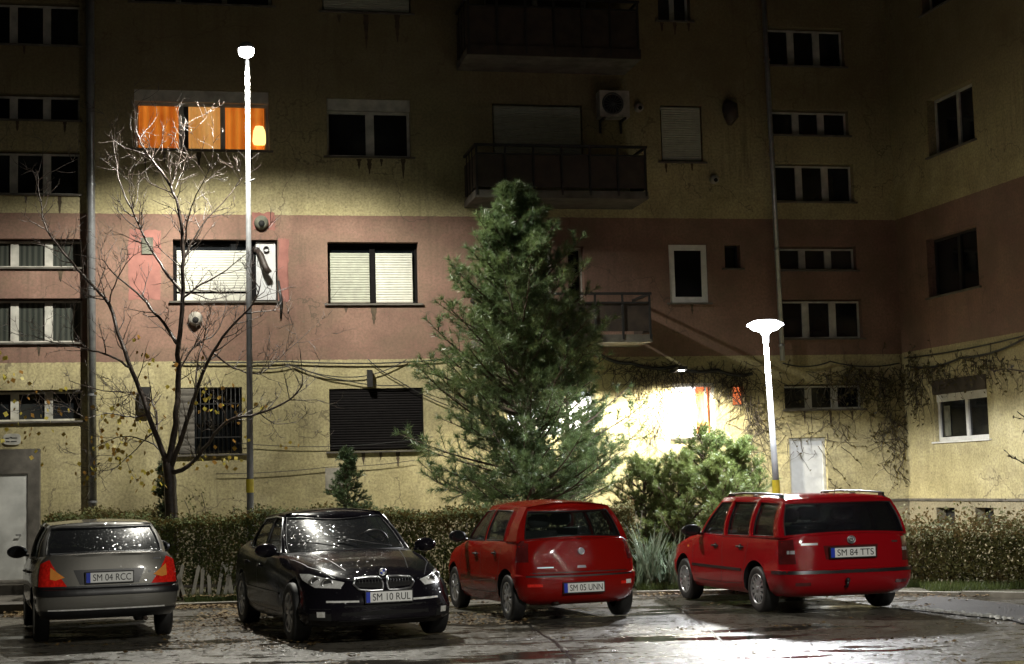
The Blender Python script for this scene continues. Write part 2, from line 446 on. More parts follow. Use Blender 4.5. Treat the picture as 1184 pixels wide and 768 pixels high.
def box_window(x0, y0, x1, y1, nm, frame='greyframe', pane='pane', mull=(.5,), head=0.0, depth=.22, t=.05, R_=FR, parent=B, ops=OPS, sill='darkconc', fy=None, mw=.1, headmat='conc'):
    u0, z0, u1, z1 = R_(x0, y0, x1, y1)
    ops.append((u0, z0, u1, z1, depth + .12))
    fy = depth - .05 if fy is None else fy
    w = u1-u0
    f = frame_mesh(u0+.003, z0+.003, u1-.003, z1-.003-head, t, fy, fy+.06, [(u0+w*k, mw) for k in mull]).build(nm, M[frame], parent)
    if pane: pane_mesh(u0+t*.6, z0+t*.6, u1-t*.6, z1-head-t*.6, fy+.03).build('pane', M[pane], f)
    if head:
        h = MB(); h.box(u0+.003, fy-.1, z1-head, u1-.003, fy+.07, z1-.004); h.build('shutter_box', M[headmat], f)
    if sill:
        s = MB(); s.box(u0-.07, -.05, z0-.035, u1+.07, fy-.001, z0-.004); s.build('sill', M[sill], f)
    return f, (u0, z0, u1, z1, fy)
def shutter(f, u0, z0, u1, z1, y, mat, rail=True):
    s = slat_mesh(u0, z0, u1, z1, y).build('roller_shutter', M[mat], f); return s

# --- column one
f, (u0, z0, u1, z1, fy) = box_window(155, 104, 311, 173, 'window', pane=None, mull=(.345, .655), head=.22, headmat='greyframe', mw=.09)
w = u1-u0
for (a, b, mt, yy) in [(.03, .36, 'litorange', 0), (.36, .67, 'litamber', 0), (.66, .97, 'litorange', .01)]:
    mb = MB(); n = 40
    vs = []; fs = []
    for i in range(n+1):
        x = u0 + w*(a + (b-a)*i/n); y = fy + .10 + .018*math.sin(i*1.3) + .008*math.sin(i*3.1)
        vs += [(x, y, z0+.04), (x, y, z1-.24)]
    for i in range(n): fs.append((2*i, 2*i+2, 2*i+3, 2*i+1))
    mb.add(vs, fs, 0, True); c = mb.build('curtain', M[mt], f)
mb = MB(); mb.box(u0+w*.345, fy+.04, z0+.06, u0+w*.40, fy+.05, z1-.25); mb.build('dark_drape', M['seat'], f)
mb = MB(); mb.lathe([(.1, -.17), (.13, -.1), (.11, .1), (.07, .19), (0, .2)], 16, (u0+w*.93, fy+.045, z0+.32)); 
for i, v in enumerate(mb.v): mb.v[i] = (v[0], fy+.05 + (v[1]-fy-.045)*.2, v[2])
mb.build('lamp_shade', M['litlamp'], f)
f, q = box_window(152, -50, 314, 4, 'window', head=.2, mull=(.33, .66), headmat='greyframe')

f, (u0, z0, u1, z1, fy) = box_window(200, 277, 321, 348, 'window', frame='shutdark', pane='pane', mull=(.76,), depth=.2)
ww = u1-u0
shutter(f, u0+.07, z0+.19, u0+ww*.73, z1-.19, fy-.03, 'shut')
s = MB(); s.box(u0+.07, fy-.05, z0+.02, u0+ww*.73, fy-.02, z0+.145); s.build('shutter_rail', M['shut'], f)
mb = MB(); mb.box(u0+ww*.795, fy-.05, z0+.03, u1-.03, fy-.02, z1-.03); mb.build('infill_panel', M['sheet'], f)
mb = MB(); cx, cz = u1-.2, z1-.17
mb.lathe([(.055, -.0), (.055, .05), (.045, .05), (.045, .0)], 16, (cx, fy-.1, cz), 'y')
mb.build('flue_hole', M['hole'], f)
mb = MB(); mb.tube([(cx-.16, fy-.09, cz-.02), (cx-.1, fy-.16, cz-.12), (cx-.03, -.08, cz-.35), (cx+.04, -.1, cz-.46)], [.05, .055, .06, .06], 10)
mb.tube([(cx-.2, fy-.02, cz), (cx-.16, fy-.09, cz-.02)], .055, 10)
mb.build('flue_pipe', M['bark'], f)
mb = MB(); uu, zz = F(322, 325); mb.tube([(uu, -.03, zz), (uu+.04, -.05, zz-.35), (uu+.03, -.03, zz-.7)], [.02, .035, .015], 6)
mb.build('hanging_cable', M['cable'], f)
# repaint patches round that window
for (a, b, c, d) in [(149, 266, 186, 346), (322, 276, 334, 349), (292, 246, 318, 266)]:
    x0, zz0, x1, zz1 = FR(a, b, c, d); n = 12
    vs = []
    for i in range(n*4):
        k, s_ = divmod(i, n); s_ /= n
        p = [(x0+(x1-x0)*s_, zz0), (x1, zz0+(zz1-zz0)*s_), (x1-(x1-x0)*s_, zz1), (x0, zz1-(zz1-zz0)*s_)][k]
        vs.append((p[0]+rnd.uniform(-.02, .02), -.004, p[1]+rnd.uniform(-.02, .02)))
    pr = MB(); pr.add(vs, [tuple(range(n*4))]); pr.build('repaint_patch', M['rose'], B)
# flue cover and vent caps
def cap(px, py, r, mat, nm='vent_cap'):
    u, z = F(px, py); mb = MB()
    mb.lathe([(0, -.14), (r*.7, -.13), (r, -.08), (r, 0)], 20, (u, 0, z), 'y'); mb.lathe([(0, -.145), (r*.45, -.145), (r*.45, -.13)], 12, (u, 0, z-.03), 'y', 1)
    return mb.build(nm, [M[mat], M['hole']], B)
cap(302, 258, .13, 'curtainbeige'); cap(226, 369, .13, 'conc'); cap(738, 125, .09, 'conc'); cap(825, 208, .09, 'conc'); cap(168, 140, .0001, 'conc')
bpy.data.objects.remove(bpy.data.objects['vent_cap.004'])
mb = MB(); x0, a, x1, b = FR(164, 275, 177, 294); mb.box(x0, -.03, a, x1, 0.01, b); mb.build('meter_cover', M['curtainbeige'], B)

f, (u0, z0, u1, z1, fy) = box_window(206, 448, 280, 525, 'window', frame='shutdark', pane='pane', mull=(), depth=.3)
mb = slat_mesh(u0+.02, z0+.02, u0+.29, z1-.02, -.012, .12); mb.build('side_panel', M['darkconc'], f)
for k in (0,):
    g = MB()
    for i in range(11): xx = u0+.32 + (u1-u0-.36)*i/10; g.tube([(xx, .02, z0), (xx, .02, z1)], .009, 5)
    for zz in (z0+.3, z1-.3): g.box(u0+.3, .01, zz-.012, u1, .03, zz+.012)
    g.build('grille', M['iron'], f)
mb = MB(); x0, a, x1, b = FR(161, 448, 174, 473); mb.box(x0, -.14, a, x1, 0.01, b); mb.build('meter_box', M['iron'], B)

# --- column two
f, q = box_window(378, 114, 475, 181, 'window', head=.22, mull=(.52,), headmat='greyframe', mw=.16)
f, q = box_window(372, -60, 474, 14, 'window', pane='pane', frame='greyframe', head=.0)
u0, z0, u1, z1, fy = q
shutter(f, u0+.03, z0+.03, u1-.03, z1-.03, .02, 'shut2')
f, (u0, z0, u1, z1, fy) = box_window(379, 280, 484, 351, 'window', frame='shutdark', mull=(.5,), mw=.1, t=.04)
w = u1-u0
shutter(f, u0+.04, z0+.03, u0+w*.465, z1-.19, fy-.03, 'shut2'); shutter(f, u0+w*.535, z0+.03, u1-.1, z1-.19, fy-.03, 'shut')
f, (u0, z0, u1, z1, fy) = box_window(381, 449, 490, 521, 'window', frame='shutdark', mull=(.5,))
shutter(f, u0+.02, z0+.02, u1-.02, z1-.02, .03, 'shutdark')
mb = MB(); x0, a, x1, b = FR(376, 541, 396, 566); mb.box(x0, -.05, a, x1, 0.01, b); mb.build('meter_cover', M['conc'], B)

# --- balcony bay
f, (u0, z0, u1, z1, fy) = box_window(570, 121, 674, 205, 'window', frame='greyframe', mull=(.5,), sill=None)
shutter(f, u0+.03, z0+.03, u1-.03, z1-.03, .03, 'shut2')
f, q = box_window(560, -70, 680, 60, 'window', frame='greyframe', mull=(.5,), sill=None)
f, q = box_window(657, 285, 676, 385, 'balcony_door', frame='greyframe', mull=(), sill=None)
f, q = box_window(560, 285, 640, 385, 'window', frame='greyframe', mull=(.5,), sill=None)
f, (u0, z0, u1, z1, fy) = box_window(586, 450, 690, 505, 'window', frame='greyframe', pane='litwhite', mull=(.35, .65), sill=None)
def balcony(pl, pr_, ptop, pbot_wall, pbot_front, D=1.15, mat='rust', cover=False):
    """pbot_front = pixel row of the slab's lower front edge"""
    ua = F(pl, pbot_wall)[0]; ub = F(pr_, pbot_front, D)[0]
    zs = F((pl+pr_)/2, pbot_front, D)[1]
    zt = F((pl+pr_)/2, ptop, D)[1]
    mb = MB(); mb.box(ua, -D, zs, ub, 0.002, zs+.14)
    o = mb.build('balcony', M['darkconc'] if mat == 'rust' else M['conc'], B)
    mb = MB()
    if cover: mb.box(ua-.004, -D-.008, zs+.012, ub+.004, -D-.001, zs+.2)
    mb.box(ua+.02, -D+.015, zs+.2, ub-.02, -D+.03, zt-.16); mb.box(ua+.015, -D+.035, zs+.2, ua+.03, -.02, zt-.16); mb.box(ub-.03, -D+.035, zs+.2, ub-.015, -.02, zt-.16)
    mb.build('parapet_panel', M[mat], o)
    mb = MB(); n = 7
    for i in range(n):
        x = ua+.04 + (ub-ua-.08)*i/(n-1); mb.box(x-.02, -D-.012, zs+.05, x+.02, -D+.013, zt)
    mb.box(ua, -D-.02, zt, ub, -D+.04, zt+.045); mb.box(ua, -D+.042, zt, ua+.045, 0, zt+.045); mb.box(ub-.045, -D+.042, zt, ub, 0, zt+.045)
    mb.box(ua+.03, -D-.014, zt-.16, ub-.03, -D+.012, zt-.13)
    for i in range(1, 4):
        y = -D*i/4; mb.box(ua+.001, y-.02, zs+.15, ua+.014, y+.02, zt)
    mb.build('railing', M['iron'], o)
    return ua, ub, zs, zt
b1 = balcony(528, 741, 0, 86, 66, cover=True)
b2 = balcony(537, 750, 170, 246, 229)
b3 = balcony(545, 755, 341, 410, 396)
# clutter of the third balcony: boarding above rail
# air conditioner
u0, z0, u1, z1 = FR(688, 110, 722, 140)
ac = empty('air_conditioner', B.matrix_basis @ Vector((0, 0, 0)), 0, 'white outdoor air conditioner unit on the upper wall between two balconies', 'air conditioner')
ac.location = BO + ex*((u0+u1)/2) + Vector((0, 0, z0)); ac.rotation_euler = (0, 0, PSI)
wv, hv = (u1-u0), (z1-z0)
mb = MB(); mb.box(-wv/2, -.36, 0, wv/2, -.08, hv); mb.build('casing', M['conc'], ac)
mb = MB(); mb.lathe([(hv*.42, -.362), (hv*.42, -.37), (hv*.36, -.372), (hv*.36, -.3625)], 24, (-.06*wv, 0, hv*.5), 'y'); mb.lathe([(hv*.35, -.3625), (0, -.3625)], 24, (-.06*wv, 0, hv*.5), 'y', 1)
for k in range(8):
    a = math.pi*k/8; c, s_ = math.cos(a)*hv*.38, math.sin(a)*hv*.38
    mb.tube([(-.06*wv-c, -.368, hv*.5-s_), (-.06*wv+c, -.368, hv*.5+s_)], .006, 4)
mb.build('fan_grille', [M['trim'], M['hole']], ac)
for s_ in (-.35, .35):
    mb = MB(); mb.box(s_*wv-.02, -.36, -.04, s_*wv+.02, 0, -.002); mb.box(s_*wv-.02, -.03, -.25, s_*wv+.02, 0, -.042); mb.build('bracket', M['iron'], ac)

# --- right of the balconies
f, (u0, z0, u1, z1, fy) = box_window(764, 122, 812, 187, 'window', frame='greyframe', mull=())
shutter(f, u0+.03, z0+.03, u1-.03, z1-.03, .03, 'shut2')
f, q = box_window(760, -50, 797, 24, 'window', frame='greyframe', mull=(.5,))
f, q = box_window(774, 283, 818, 350, 'window', frame='white', mull=(), t=.11, fy=.02)
f, q = box_window(838, 283, 856, 310, 'window', frame='iron', mull=(), t=.03)
mb = MB(); u, z = F(841, 130); mb.tube([(u-.03, -.03, z+.22), (u+.02, -.09, z+.1), (u+.04, -.1, z-.12), (u+.02, -.04, z-.27)], [.05, .16, .15, .04], 10); mb.build('old_flue', M['rust'], B)
# lit ground-floor window, white frame, orange curtain strip
f, (u0, z0, u1, z1, fy) = box_window(778, 443, 827, 506, 'window', frame='white', pane=None, mull=(.80,), t=.07, fy=.03, mw=.03)
w = u1-u0
mb = MB(); mb.box(u0+.03, fy+.12, z0+.03, u0+w*.60, fy+.14, z1-.03); mb.build('curtain', M['litwhite'], f)
mb = MB(); mb.box(u0+w*.60, fy+.10, z0+.03, u0+w*.9, fy+.12, z1-.03); mb.build('drape', M['litred'], f)
f, (u0, z0, u1, z1, fy) = box_window(847, 446, 860, 469, 'window', frame='iron', pane='litred', mull=(), t=.02, sill=None, fy=.06, depth=.1)
# bricked-up door with white sheet
f, (u0, z0, u1, z1, fy) = box_window(915, 506, 958, 640, 'door', frame='greyframe', pane='sheet', mull=(), t=.05, sill=None, depth=.12)
# left entrance: concrete surround, whitewashed door
u0, z0, u1, z1 = FR(-30, 520, 47, 668); z0 = 0.02
sb = MB(); sb.box(u0-.1, -.22, z0, F(-10, 600)[0]-.9, .1, z1)
sb.v.clear(); sb.f.clear(); sb.mi.clear(); sb.sm.clear()
ud = F(32, 600, .25)[0]; zd = F(10, 548, .25)[1]
sb.box(ud, -.25, z0, u1, .1, z1); sb.box(u0-.6, -.25, zd, ud, .1, z1); sb.build('door_surround', M['darkconc'], B)
dd = MB(); dd.box(u0-.6, -.225, z0, ud, .0, zd); o = dd.build('door', M['door'], B)
hh = MB(); hh.tube([(ud-.12, -.22, 1.05), (ud-.12, -.26, 1.05), (ud-.2, -.26, 1.05)], .009, 8); hh.build('handle', M['iron'], o)

UL, UR = -13.0, UC
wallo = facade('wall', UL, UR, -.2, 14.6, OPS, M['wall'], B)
# ledge over the plinth
mb = MB(); mb.box(u1+.01, -.035, ZB0-.05, F(908, 560)[0], .003, ZB0-.012); mb.box(F(965, 560)[0], -.035, ZB0-.05, UC-.002, .003, ZB0-.012); mb.build('plinth_ledge', M['darkconc'], B)
# drainpipes
def pipe(px0, py0, px1, py1, r, mat, off=.14):
    a = F(px0, py0, off); b = F(px1, py1, off)
    s = (a[0]-b[0])/(a[1]-b[1]); top = 14.4
    mb = MB(); mb.tube([(b[0], -off, b[1]), (a[0] + (top-a[1])*s, -off, top)], r, 12)
    k = b[1] + .3
    while k < top:
        x = b[0]+(k-b[1])*s; mb.lathe([(r+.012, -.02), (r+.012, .02)], 12, (x, -off, k)); mb.box(x-.015, -off, k-.015, x+.015, 0, k+.015); k += 1.9
    return mb.build('drainpipe', mat, B)
pipe(104, 0, 107, 600, .075, M['zinc']); pipe(883, 0, 905, 417, .05, M['zinc'])
# dirt streaks below sills: runs of rusty water, each with its own outline
runm = simple('rust_run', (.07, .05, .03), .9, var=.5, scale=6)
for (px, py, w_, h_) in [(168, 176, 5, 22), (190, 176, 4, 14), (230, 176, 6, 18), (290, 176, 6, 16), (415, 184, 6, 12), (427, 184, 7, 18), (441, 184, 4, 9), (466, 184, 6, 24), (423, 17, 8, 42), (459, 17, 8, 34), (392, 17, 5, 10), (69, 227, 6, 20), (30, 227, 4, 8), (70, 312, 7, 14), (45, 398, 6, 14), (432, 354, 8, 22), (400, 354, 5, 8), (420, 522, 5, 16), (440, 522, 4, 10), (460, 522, 6, 18),
                       (765, 26, 5, 12), (780, 26, 6, 16), (796, 26, 5, 12), (770, 189, 4, 12), (800, 189, 4, 10), (930, 475, 4, 16), (960, 475, 4, 20), (985, 475, 4, 12), (20, 140, 5, 12), (75, 140, 5, 14), (28, 53, 4, 10), (800, 352, 5, 12)]:
    u, z = F(px, py); ww = w_/61/2; hh_ = h_/61; n = 9; l = []; r_ = []
    for i in range(n+1):
        s_ = i/n; k = (1-s_)**.6 * rnd.uniform(.6, 1.1)
        l.append((u-ww*k, -.0035, z-hh_*s_)); r_.append((u+ww*k, -.0035, z-hh_*s_))
    st = MB(); st.add(l + r_, [(i, i+1, n+2+i, n+1+i) for i in range(n)]); st.build('rust_streak', runm, B)
# number plaque over the entrance
u, z = F(14, 508)
pl = empty('number_plaque', BO + ex*u + Vector((0, 0, z)), PSI, 'small pale enamel house number plaque above the left entrance', 'plaque')
mb = MB(); a, b = .15, .1; pts = []
for i in range(28):
    t_ = 2*math.pi*i/28; pts.append((a*math.copysign(abs(math.cos(t_))**.5, math.cos(t_)), b*math.copysign(abs(math.sin(t_))**.6, math.sin(t_))))
mb.add([(x, -.004, y) for x, y in pts] + [(x, -.022, y) for x, y in pts], [tuple(range(28, 56))] + [(i, (i+1) % 28, 28+(i+1) % 28, 28+i) for i in range(28)])
mb.build('plate', M['greyframe'], pl)
mb = MB()
for (x, y, w_) in [(-.08, .02, .03), (-.02, .03, .02), (.04, .02, .05), (-.07, -.04, .03), (.03, -.04, .05)]: mb.box(x-w_, -.026, y-.008, x+w_, -.0221, y+.008)
mb.build('lettering', M['cable'], pl)

# --- side building
def gw(x0, y0, x1, y1, **k): return box_window(x0, y0, x1, y1, 'window', R_=GR, parent=W, ops=WOPS, **k)
gw(1072, 103, 1126, 172, frame='greyframe', mull=(.52,)); gw(1072, 268, 1131, 338, frame='iron', mull=(.5,))
gw(1064, -60, 1116, 4, frame='greyframe')
f, (u0, z0, u1, z1, fy) = gw(1080, 436, 1142, 509, frame='white', mull=(.56,), t=.075, head=.27, depth=.3, fy=.08, sill='white', headmat='rust')
mb = MB(); mb.box(u0+.06, fy-.05, z1-.42, u1-.002, fy-.004, z1-.275); mb.build('shutter_housing', M['white'], f)
mb = MB(); mb.box(u0+.2, fy+.015, z0+.1, u0+.42, fy+.02, z1-.5); mb.build('curtain', M['curtainbeige'], f)
for (a, b) in [(1083, 1104), (1128, 1149)]:
    x0, zz0, x1, zz1 = GR(a, 587, b, 601); x = MB()
    WOPS.append((x0, zz0-.1, x1, zz1, .35))
    fr = frame_mesh(x0, zz0-.1, x1, zz1, .02, .2, .23).build('basement_window', M['iron'], W); pane_mesh(x0+.01, zz0-.09, x1-.01, zz1-.01, .215).build('pane', M['hole'], fr)
for (a, b, c, d) in [(1.2+4.4, 6, 2.4+4.6, 7.2), (5.6, 8.7, 7, 9.9), (5.6, 3.2, 7, 4.4)]:
    pass
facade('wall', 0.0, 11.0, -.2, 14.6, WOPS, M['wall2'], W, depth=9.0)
mb = MB(); mb.box(.04, -.035, ZB0-.05, 11.0, .003, ZB0-.012); mb.build('plinth_ledge', M['darkconc'], W)

# --- things on the walls: cables, creeper, bracket lamp
def cable(label, pts, r=.014, nrm=ey, fn=F, org=BO, e=ex, off=.05, sag=.0, group='cables strung along the facade'):
    mb = MB(); P = []
    for i in range(len(pts)-1):
        for k in range(8):
            s_ = k/8; x = pts[i][0]+(pts[i+1][0]-pts[i][0])*s_; y = pts[i][1]+(pts[i+1][1]-pts[i][1])*s_ + 4*s_*(1-s_)*sag
            u, z = fn(x, y, off); p = org + e*u - nrm*off; P.append((p.x, p.y, z))
    u, z = fn(*pts[-1], off); p = org + e*u - nrm*off; P.append((p.x, p.y, z))
    mb.tube(P, r, 5)
    return tag(mb.build('cable', M['cable']), label, 'cable', group)
cable('long black cable under the old rose band from the bare tree to the pine', [(200, 419), (330, 418), (440, 420), (540, 413), (640, 416)], .013, sag=1)
cable('slack black cable sagging lowest beneath the rose band left of the pine', [(285, 425), (340, 422), (400, 440), (470, 445)], .01, sag=3)
cable('black cable crossing down from the band towards the dark shuttered window', [(340, 424), (412, 436), (470, 416)], .009, sag=4)
cable('black cable from the band to the top corner of the shuttered window', [(425, 415), (460, 440), (520, 470)], .009, sag=2)
cable('thin wire drawn across the yellow wall below the shuttered window', [(270, 512), (390, 516), (500, 505)], .006, sag=2)
cable('lowest thin wire on the yellow wall behind the small spruce', [(250, 548), (380, 540), (480, 532)], .006, sag=2)
cable('thick black cable bundle above the brightly lit wall', [(690, 408), (730, 420), (780, 424), (830, 428), (870, 432)], .035, sag=4)
cable('thin dark cable running from the disc lamp pipe to the building corner', [(905, 420), (960, 418), (1040, 420)], .014, sag=5)
cable('sagging cable on the side building wall just under the rose band', [(1052, 424), (1110, 414), (1184, 392)], .022, wn, G, C0, wd, .06, 5, 'cables on the side building')
cable('higher cable along the rose band edge of the side building', [(1046, 414), (1120, 403), (1200, 384)], .014, wn, G, C0, wd, .05, 1, 'cables on the side building')
# junction box on cables
mb = MB(); u, z = F(427, 438); p = BO+ex*u-ey*.07; mb.box(-.05, -.05, -.16, .05, .05, .16)
o = mb.build('junction_box', M['iron']); o.location = (p.x, p.y, z); o.rotation_euler = (0, 0, PSI); tag(o, 'small dark junction box on the cables above the shuttered window', 'junction box')

def creeper(label, spots, fn, org, e, nrm, n, seed, dens=1.0, leaf=None):
    rr = random.Random(seed); mb = MB(); lf = MB()
    for _ in range(n):
        px, py, sx, sy = rr.choice(spots)
        x = px + rr.gauss(0, sx); y = py + rr.gauss(0, sy)
        u, z = fn(x, y, .03)
        ang = -math.pi/2 + rr.gauss(0, .7); P = []; o = .025 + rr.random()*.05
        ln = rr.uniform(.3, .9)
        for k in range(7):
            q = org + e*u - nrm*(o+.03*math.sin(k)); P.append((q.x, q.y, z)); ang += rr.gauss(0, .35)
            u += math.cos(ang)*ln/7; z += math.sin(ang)*ln/7
        mb.tube(P, [.007*(1-k/9) for k in range(7)], 4)
        if rr.random() < dens:
            for k in range(5):
                c = Vector(rr.choice(P)) - nrm*.03; s = rr.uniform(.02, .05)
                a = Vector((rr.uniform(-1, 1), rr.uniform(-1, 1), rr.uniform(-1, 1))).normalized(); b = a.cross(Vector((rr.random(), rr.random(), 1))).normalized()
                lf.add([c-a*s, c+b*s*.6, c+a*s, c-b*s*.6], [(0, 1, 2, 3)])
    t_ = tag(mb.build('climbing_plant', M['stem2']), label, 'climbing plant')
    lf.build('leaves', leaf, t_)
M['stem2'] = simple('creeper_stem', (.04, .03, .022), .7, var=.3)
dry = leaf_material('withered_creeper_leaf', [(.03, .025, .012), (.07, .06, .02), (.10, .07, .02)], 2)
M['dry'] = dry
if UC < 0: pass
creeper('bare hanging creeper above the brightly lit window, its stems thin and dark', [(740, 428, 25, 6), (800, 430, 30, 7), (850, 440, 14, 12), (755, 470, 12, 25), (870, 470, 8, 30)], F, BO, ex, ey, 360, 3, .05, dry)
creeper('leafy brown creeper thickening at the building corner', [(1030, 455, 16, 22), (1010, 440, 22, 8), (1035, 500, 8, 20), (980, 432, 30, 6), (950, 490, 30, 25)], F, BO, ex, ey, 290, 4, .5, dry)
creeper('thin creeper trailing along the side building cable', [(1080, 425, 18, 5), (1140, 415, 20, 6), (1060, 440, 6, 20)], G, C0, wd, wn, 150, 5, .8, dry)

# wall lamps washing the ground floor behind the shrubs
wl2 = None
def wall_lamp(px, py, label, power):
    global wl
    u, z = F(px, py); p = BO+ex*u
    wl = empty('wall_lamp', p + Vector((0, 0, z)), PSI, label, 'lamp', 'hooded lamps on the ground floor wall')
    mb = MB(); mb.box(-.03, -.62, -.03, .03, 0, .03); mb.box(-.09, -.80, -.02, .09, -.60, .045); mb.build('bracket', M['iron'], wl)
    mb = MB(); mb.lathe([(0, -.045), (.05, -.04), (.065, -.021)], 16, (0, -.70, 0)); mb.build('glass', M['bulb2'], wl)
    point('light', (0, -.72, -.18), power, .08, (1, .93, .74), 'SPOT', R(165), .4, (0, 0, 0), wl)
def point(name, loc, power, size, col, typ='POINT', spot=None, blend=.2, rot=None, parent=None):
    l = bpy.data.lights.new(name, typ); l.energy = power; l.color = col; l.shadow_soft_size = size
    if typ == 'SPOT': l.spot_size = spot; l.spot_blend = blend
    o = bpy.data.objects.new(name, l); COL.objects.link(o); o.location = loc
    if rot: o.rotation_euler = rot
    if parent: o.parent = parent
    return o
wall_lamp(775, 430, 'hooded wall lamp above the glaring lit window behind the fir shrubs', P_WALL)
wall_lamp(662, 436, 'hooded wall lamp on the ground floor wall half hidden behind the big pine', P_WALL*1.0)
# ================================================================ ground
def ground_mat():
    mm, t, b = nt('wet_asphalt')
    v = coords(t)
    n1 = noise(t, v, .55, 5, .6); n2 = noise(t, v, 5, 6, .65); n3 = noise(t, v, 55, 4, .75)
    vo = N(t, 'ShaderNodeTexVoronoi'); vo.inputs['Scale'].default_value = 45; L(t, v, vo.inputs['Vector'])
    s = math_(t, 'ADD', math_(t, 'MULTIPLY', n1, .5), math_(t, 'MULTIPLY', n2, .5))
    c = ramp(t, s, [(.32, (.05, .044, .034)), (.5, (.105, .095, .077)), (.66, (.18, .162, .132))])
    c = mixc(t, math_(t, 'MULTIPLY', ramp(t, n3, [(.5, (0, 0, 0)), (.62, (1, 1, 1))]), .55), c, (.28, .27, .24))
    n4 = noise(t, coords(t, loc=(3, 3, 3)), 28, 4, .8)
    c = mixc(t, math_(t, 'MULTIPLY', ramp(t, n4, [(.5, (0, 0, 0)), (.6, (1, 1, 1))]), .55), c, (.03, .027, .022))
    # cracks
    vc = N(t, 'ShaderNodeTexVoronoi', feature='DISTANCE_TO_EDGE'); vc.inputs['Scale'].default_value = .33
    dv = N(t, 'ShaderNodeVectorMath', operation='ADD'); L(t, v, dv.inputs[0])
    nn = N(t, 'ShaderNodeTexNoise'); nn.inputs['Scale'].default_value = 1.4; nn.inputs['Detail'].default_value = 5; L(t, v, nn.inputs['Vector'])
    L(t, nn.outputs['Color'], dv.inputs[1]); L(t, dv.outputs[0], vc.inputs['Vector'])
    crack = ramp(t, vc.outputs['Distance'], [(.0, (1, 1, 1)), (.012, (0, 0, 0))])
    c = mixc(t, math_(t, 'MULTIPLY', crack, .85), c, (.015, .013, .01))
    # puddles: low smooth patches
    pm = noise(t, coords(t, (.55, 1.5, 1), loc=(4.2, 1.7, 0)), .8, 5, .6)
    pud = ramp(t, pm, [(.52, (0, 0, 0)), (.60, (1, 1, 1))])
    c = mixc(t, math_(t, 'MULTIPLY', pud, .55), c, (.03, .027, .022))
    L(t, c, b.inputs['Base Color'])
    rg = ramp(t, n2, [(.35, (.20,)*3), (.65, (.55,)*3)])
    rg = mixc(t, pud, rg, (.06, .06, .06))
    L(t, rg, b.inputs['Roughness']); b.inputs['Specular IOR Level'].default_value = .6
    h = math_(t, 'ADD', math_(t, 'MULTIPLY', n3, .35), math_(t, 'MULTIPLY', vo.outputs['Distance'], .5))
    h = math_(t, 'ADD', h, math_(t, 'MULTIPLY', n2, 1.2))
    h = math_(t, 'SUBTRACT', h, crack)
    bp = N(t, 'ShaderNodeBump'); bp.inputs['Distance'].default_value = .012
    L(t, math_(t, 'SUBTRACT', .85, math_(t, 'MULTIPLY', pud, .80)), bp.inputs['Strength']); L(t, h, bp.inputs['Height'])
    # stones of the wet surface each glint their own way
    vo3 = N(t, 'ShaderNodeTexVoronoi'); vo3.inputs['Scale'].default_value = 38; L(t, v, vo3.inputs['Vector'])
    s1 = N(t, 'ShaderNodeVectorMath', operation='SUBTRACT'); L(t, vo3.outputs['Color'], s1.inputs[0]); s1.inputs[1].default_value = (.5, .5, .5)
    s2 = N(t, 'ShaderNodeVectorMath', operation='SCALE'); L(t, s1.outputs[0], s2.inputs[0]); L(t, math_(t, 'MULTIPLY', math_(t, 'SUBTRACT', 1.0, pud), .42), s2.inputs['Scale'])
    a_ = N(t, 'ShaderNodeVectorMath', operation='ADD'); L(t, bp.outputs[0], a_.inputs[0]); L(t, s2.outputs[0], a_.inputs[1])
    n_ = N(t, 'ShaderNodeVectorMath', operation='NORMALIZE'); L(t, a_.outputs[0], n_.inputs[0]); L(t, n_.outputs[0], b.inputs['Normal'])
    return mm
M['asphalt'] = ground_mat()
def soil_mat(name, stops):
    mm, t, b = nt(name); v = coords(t)
    s = math_(t, 'ADD', math_(t, 'MULTIPLY', noise(t, v, 1.5, 4), .5), math_(t, 'MULTIPLY', noise(t, v, 18, 4), .5))
    L(t, ramp(t, s, stops), b.inputs['Base Color']); b.inputs['Roughness'].default_value = .7
    bump(t, b, noise(t, v, 30, 5), .8, .03); return mm
M['soil'] = soil_mat('garden_soil', [(.3, (.03, .022, .014)), (.5, (.06, .05, .025)), (.7, (.05, .07, .02))])
def sheet(name, x0, y0, x1, y1, z, mat, nx=1, ny=1, amp=0):
    mb = MB(); vs = []; fs = []
    for j in range(ny+1):
        for i in range(nx+1):
            vs.append((x0+(x1-x0)*i/nx, y0+(y1-y0)*j/ny, z + (rnd.uniform(-amp, amp) if amp else 0)))
    for j in range(ny):
        for i in range(nx):
            a = j*(nx+1)+i; fs.append((a, a+1, a+nx+2, a+nx+1))
    mb.add(vs, fs, 0, True); return tag(mb.build(name, mat), kind='structure')
sheet('ground', -150, -120, 150, 200, -.012, M['asphalt'])
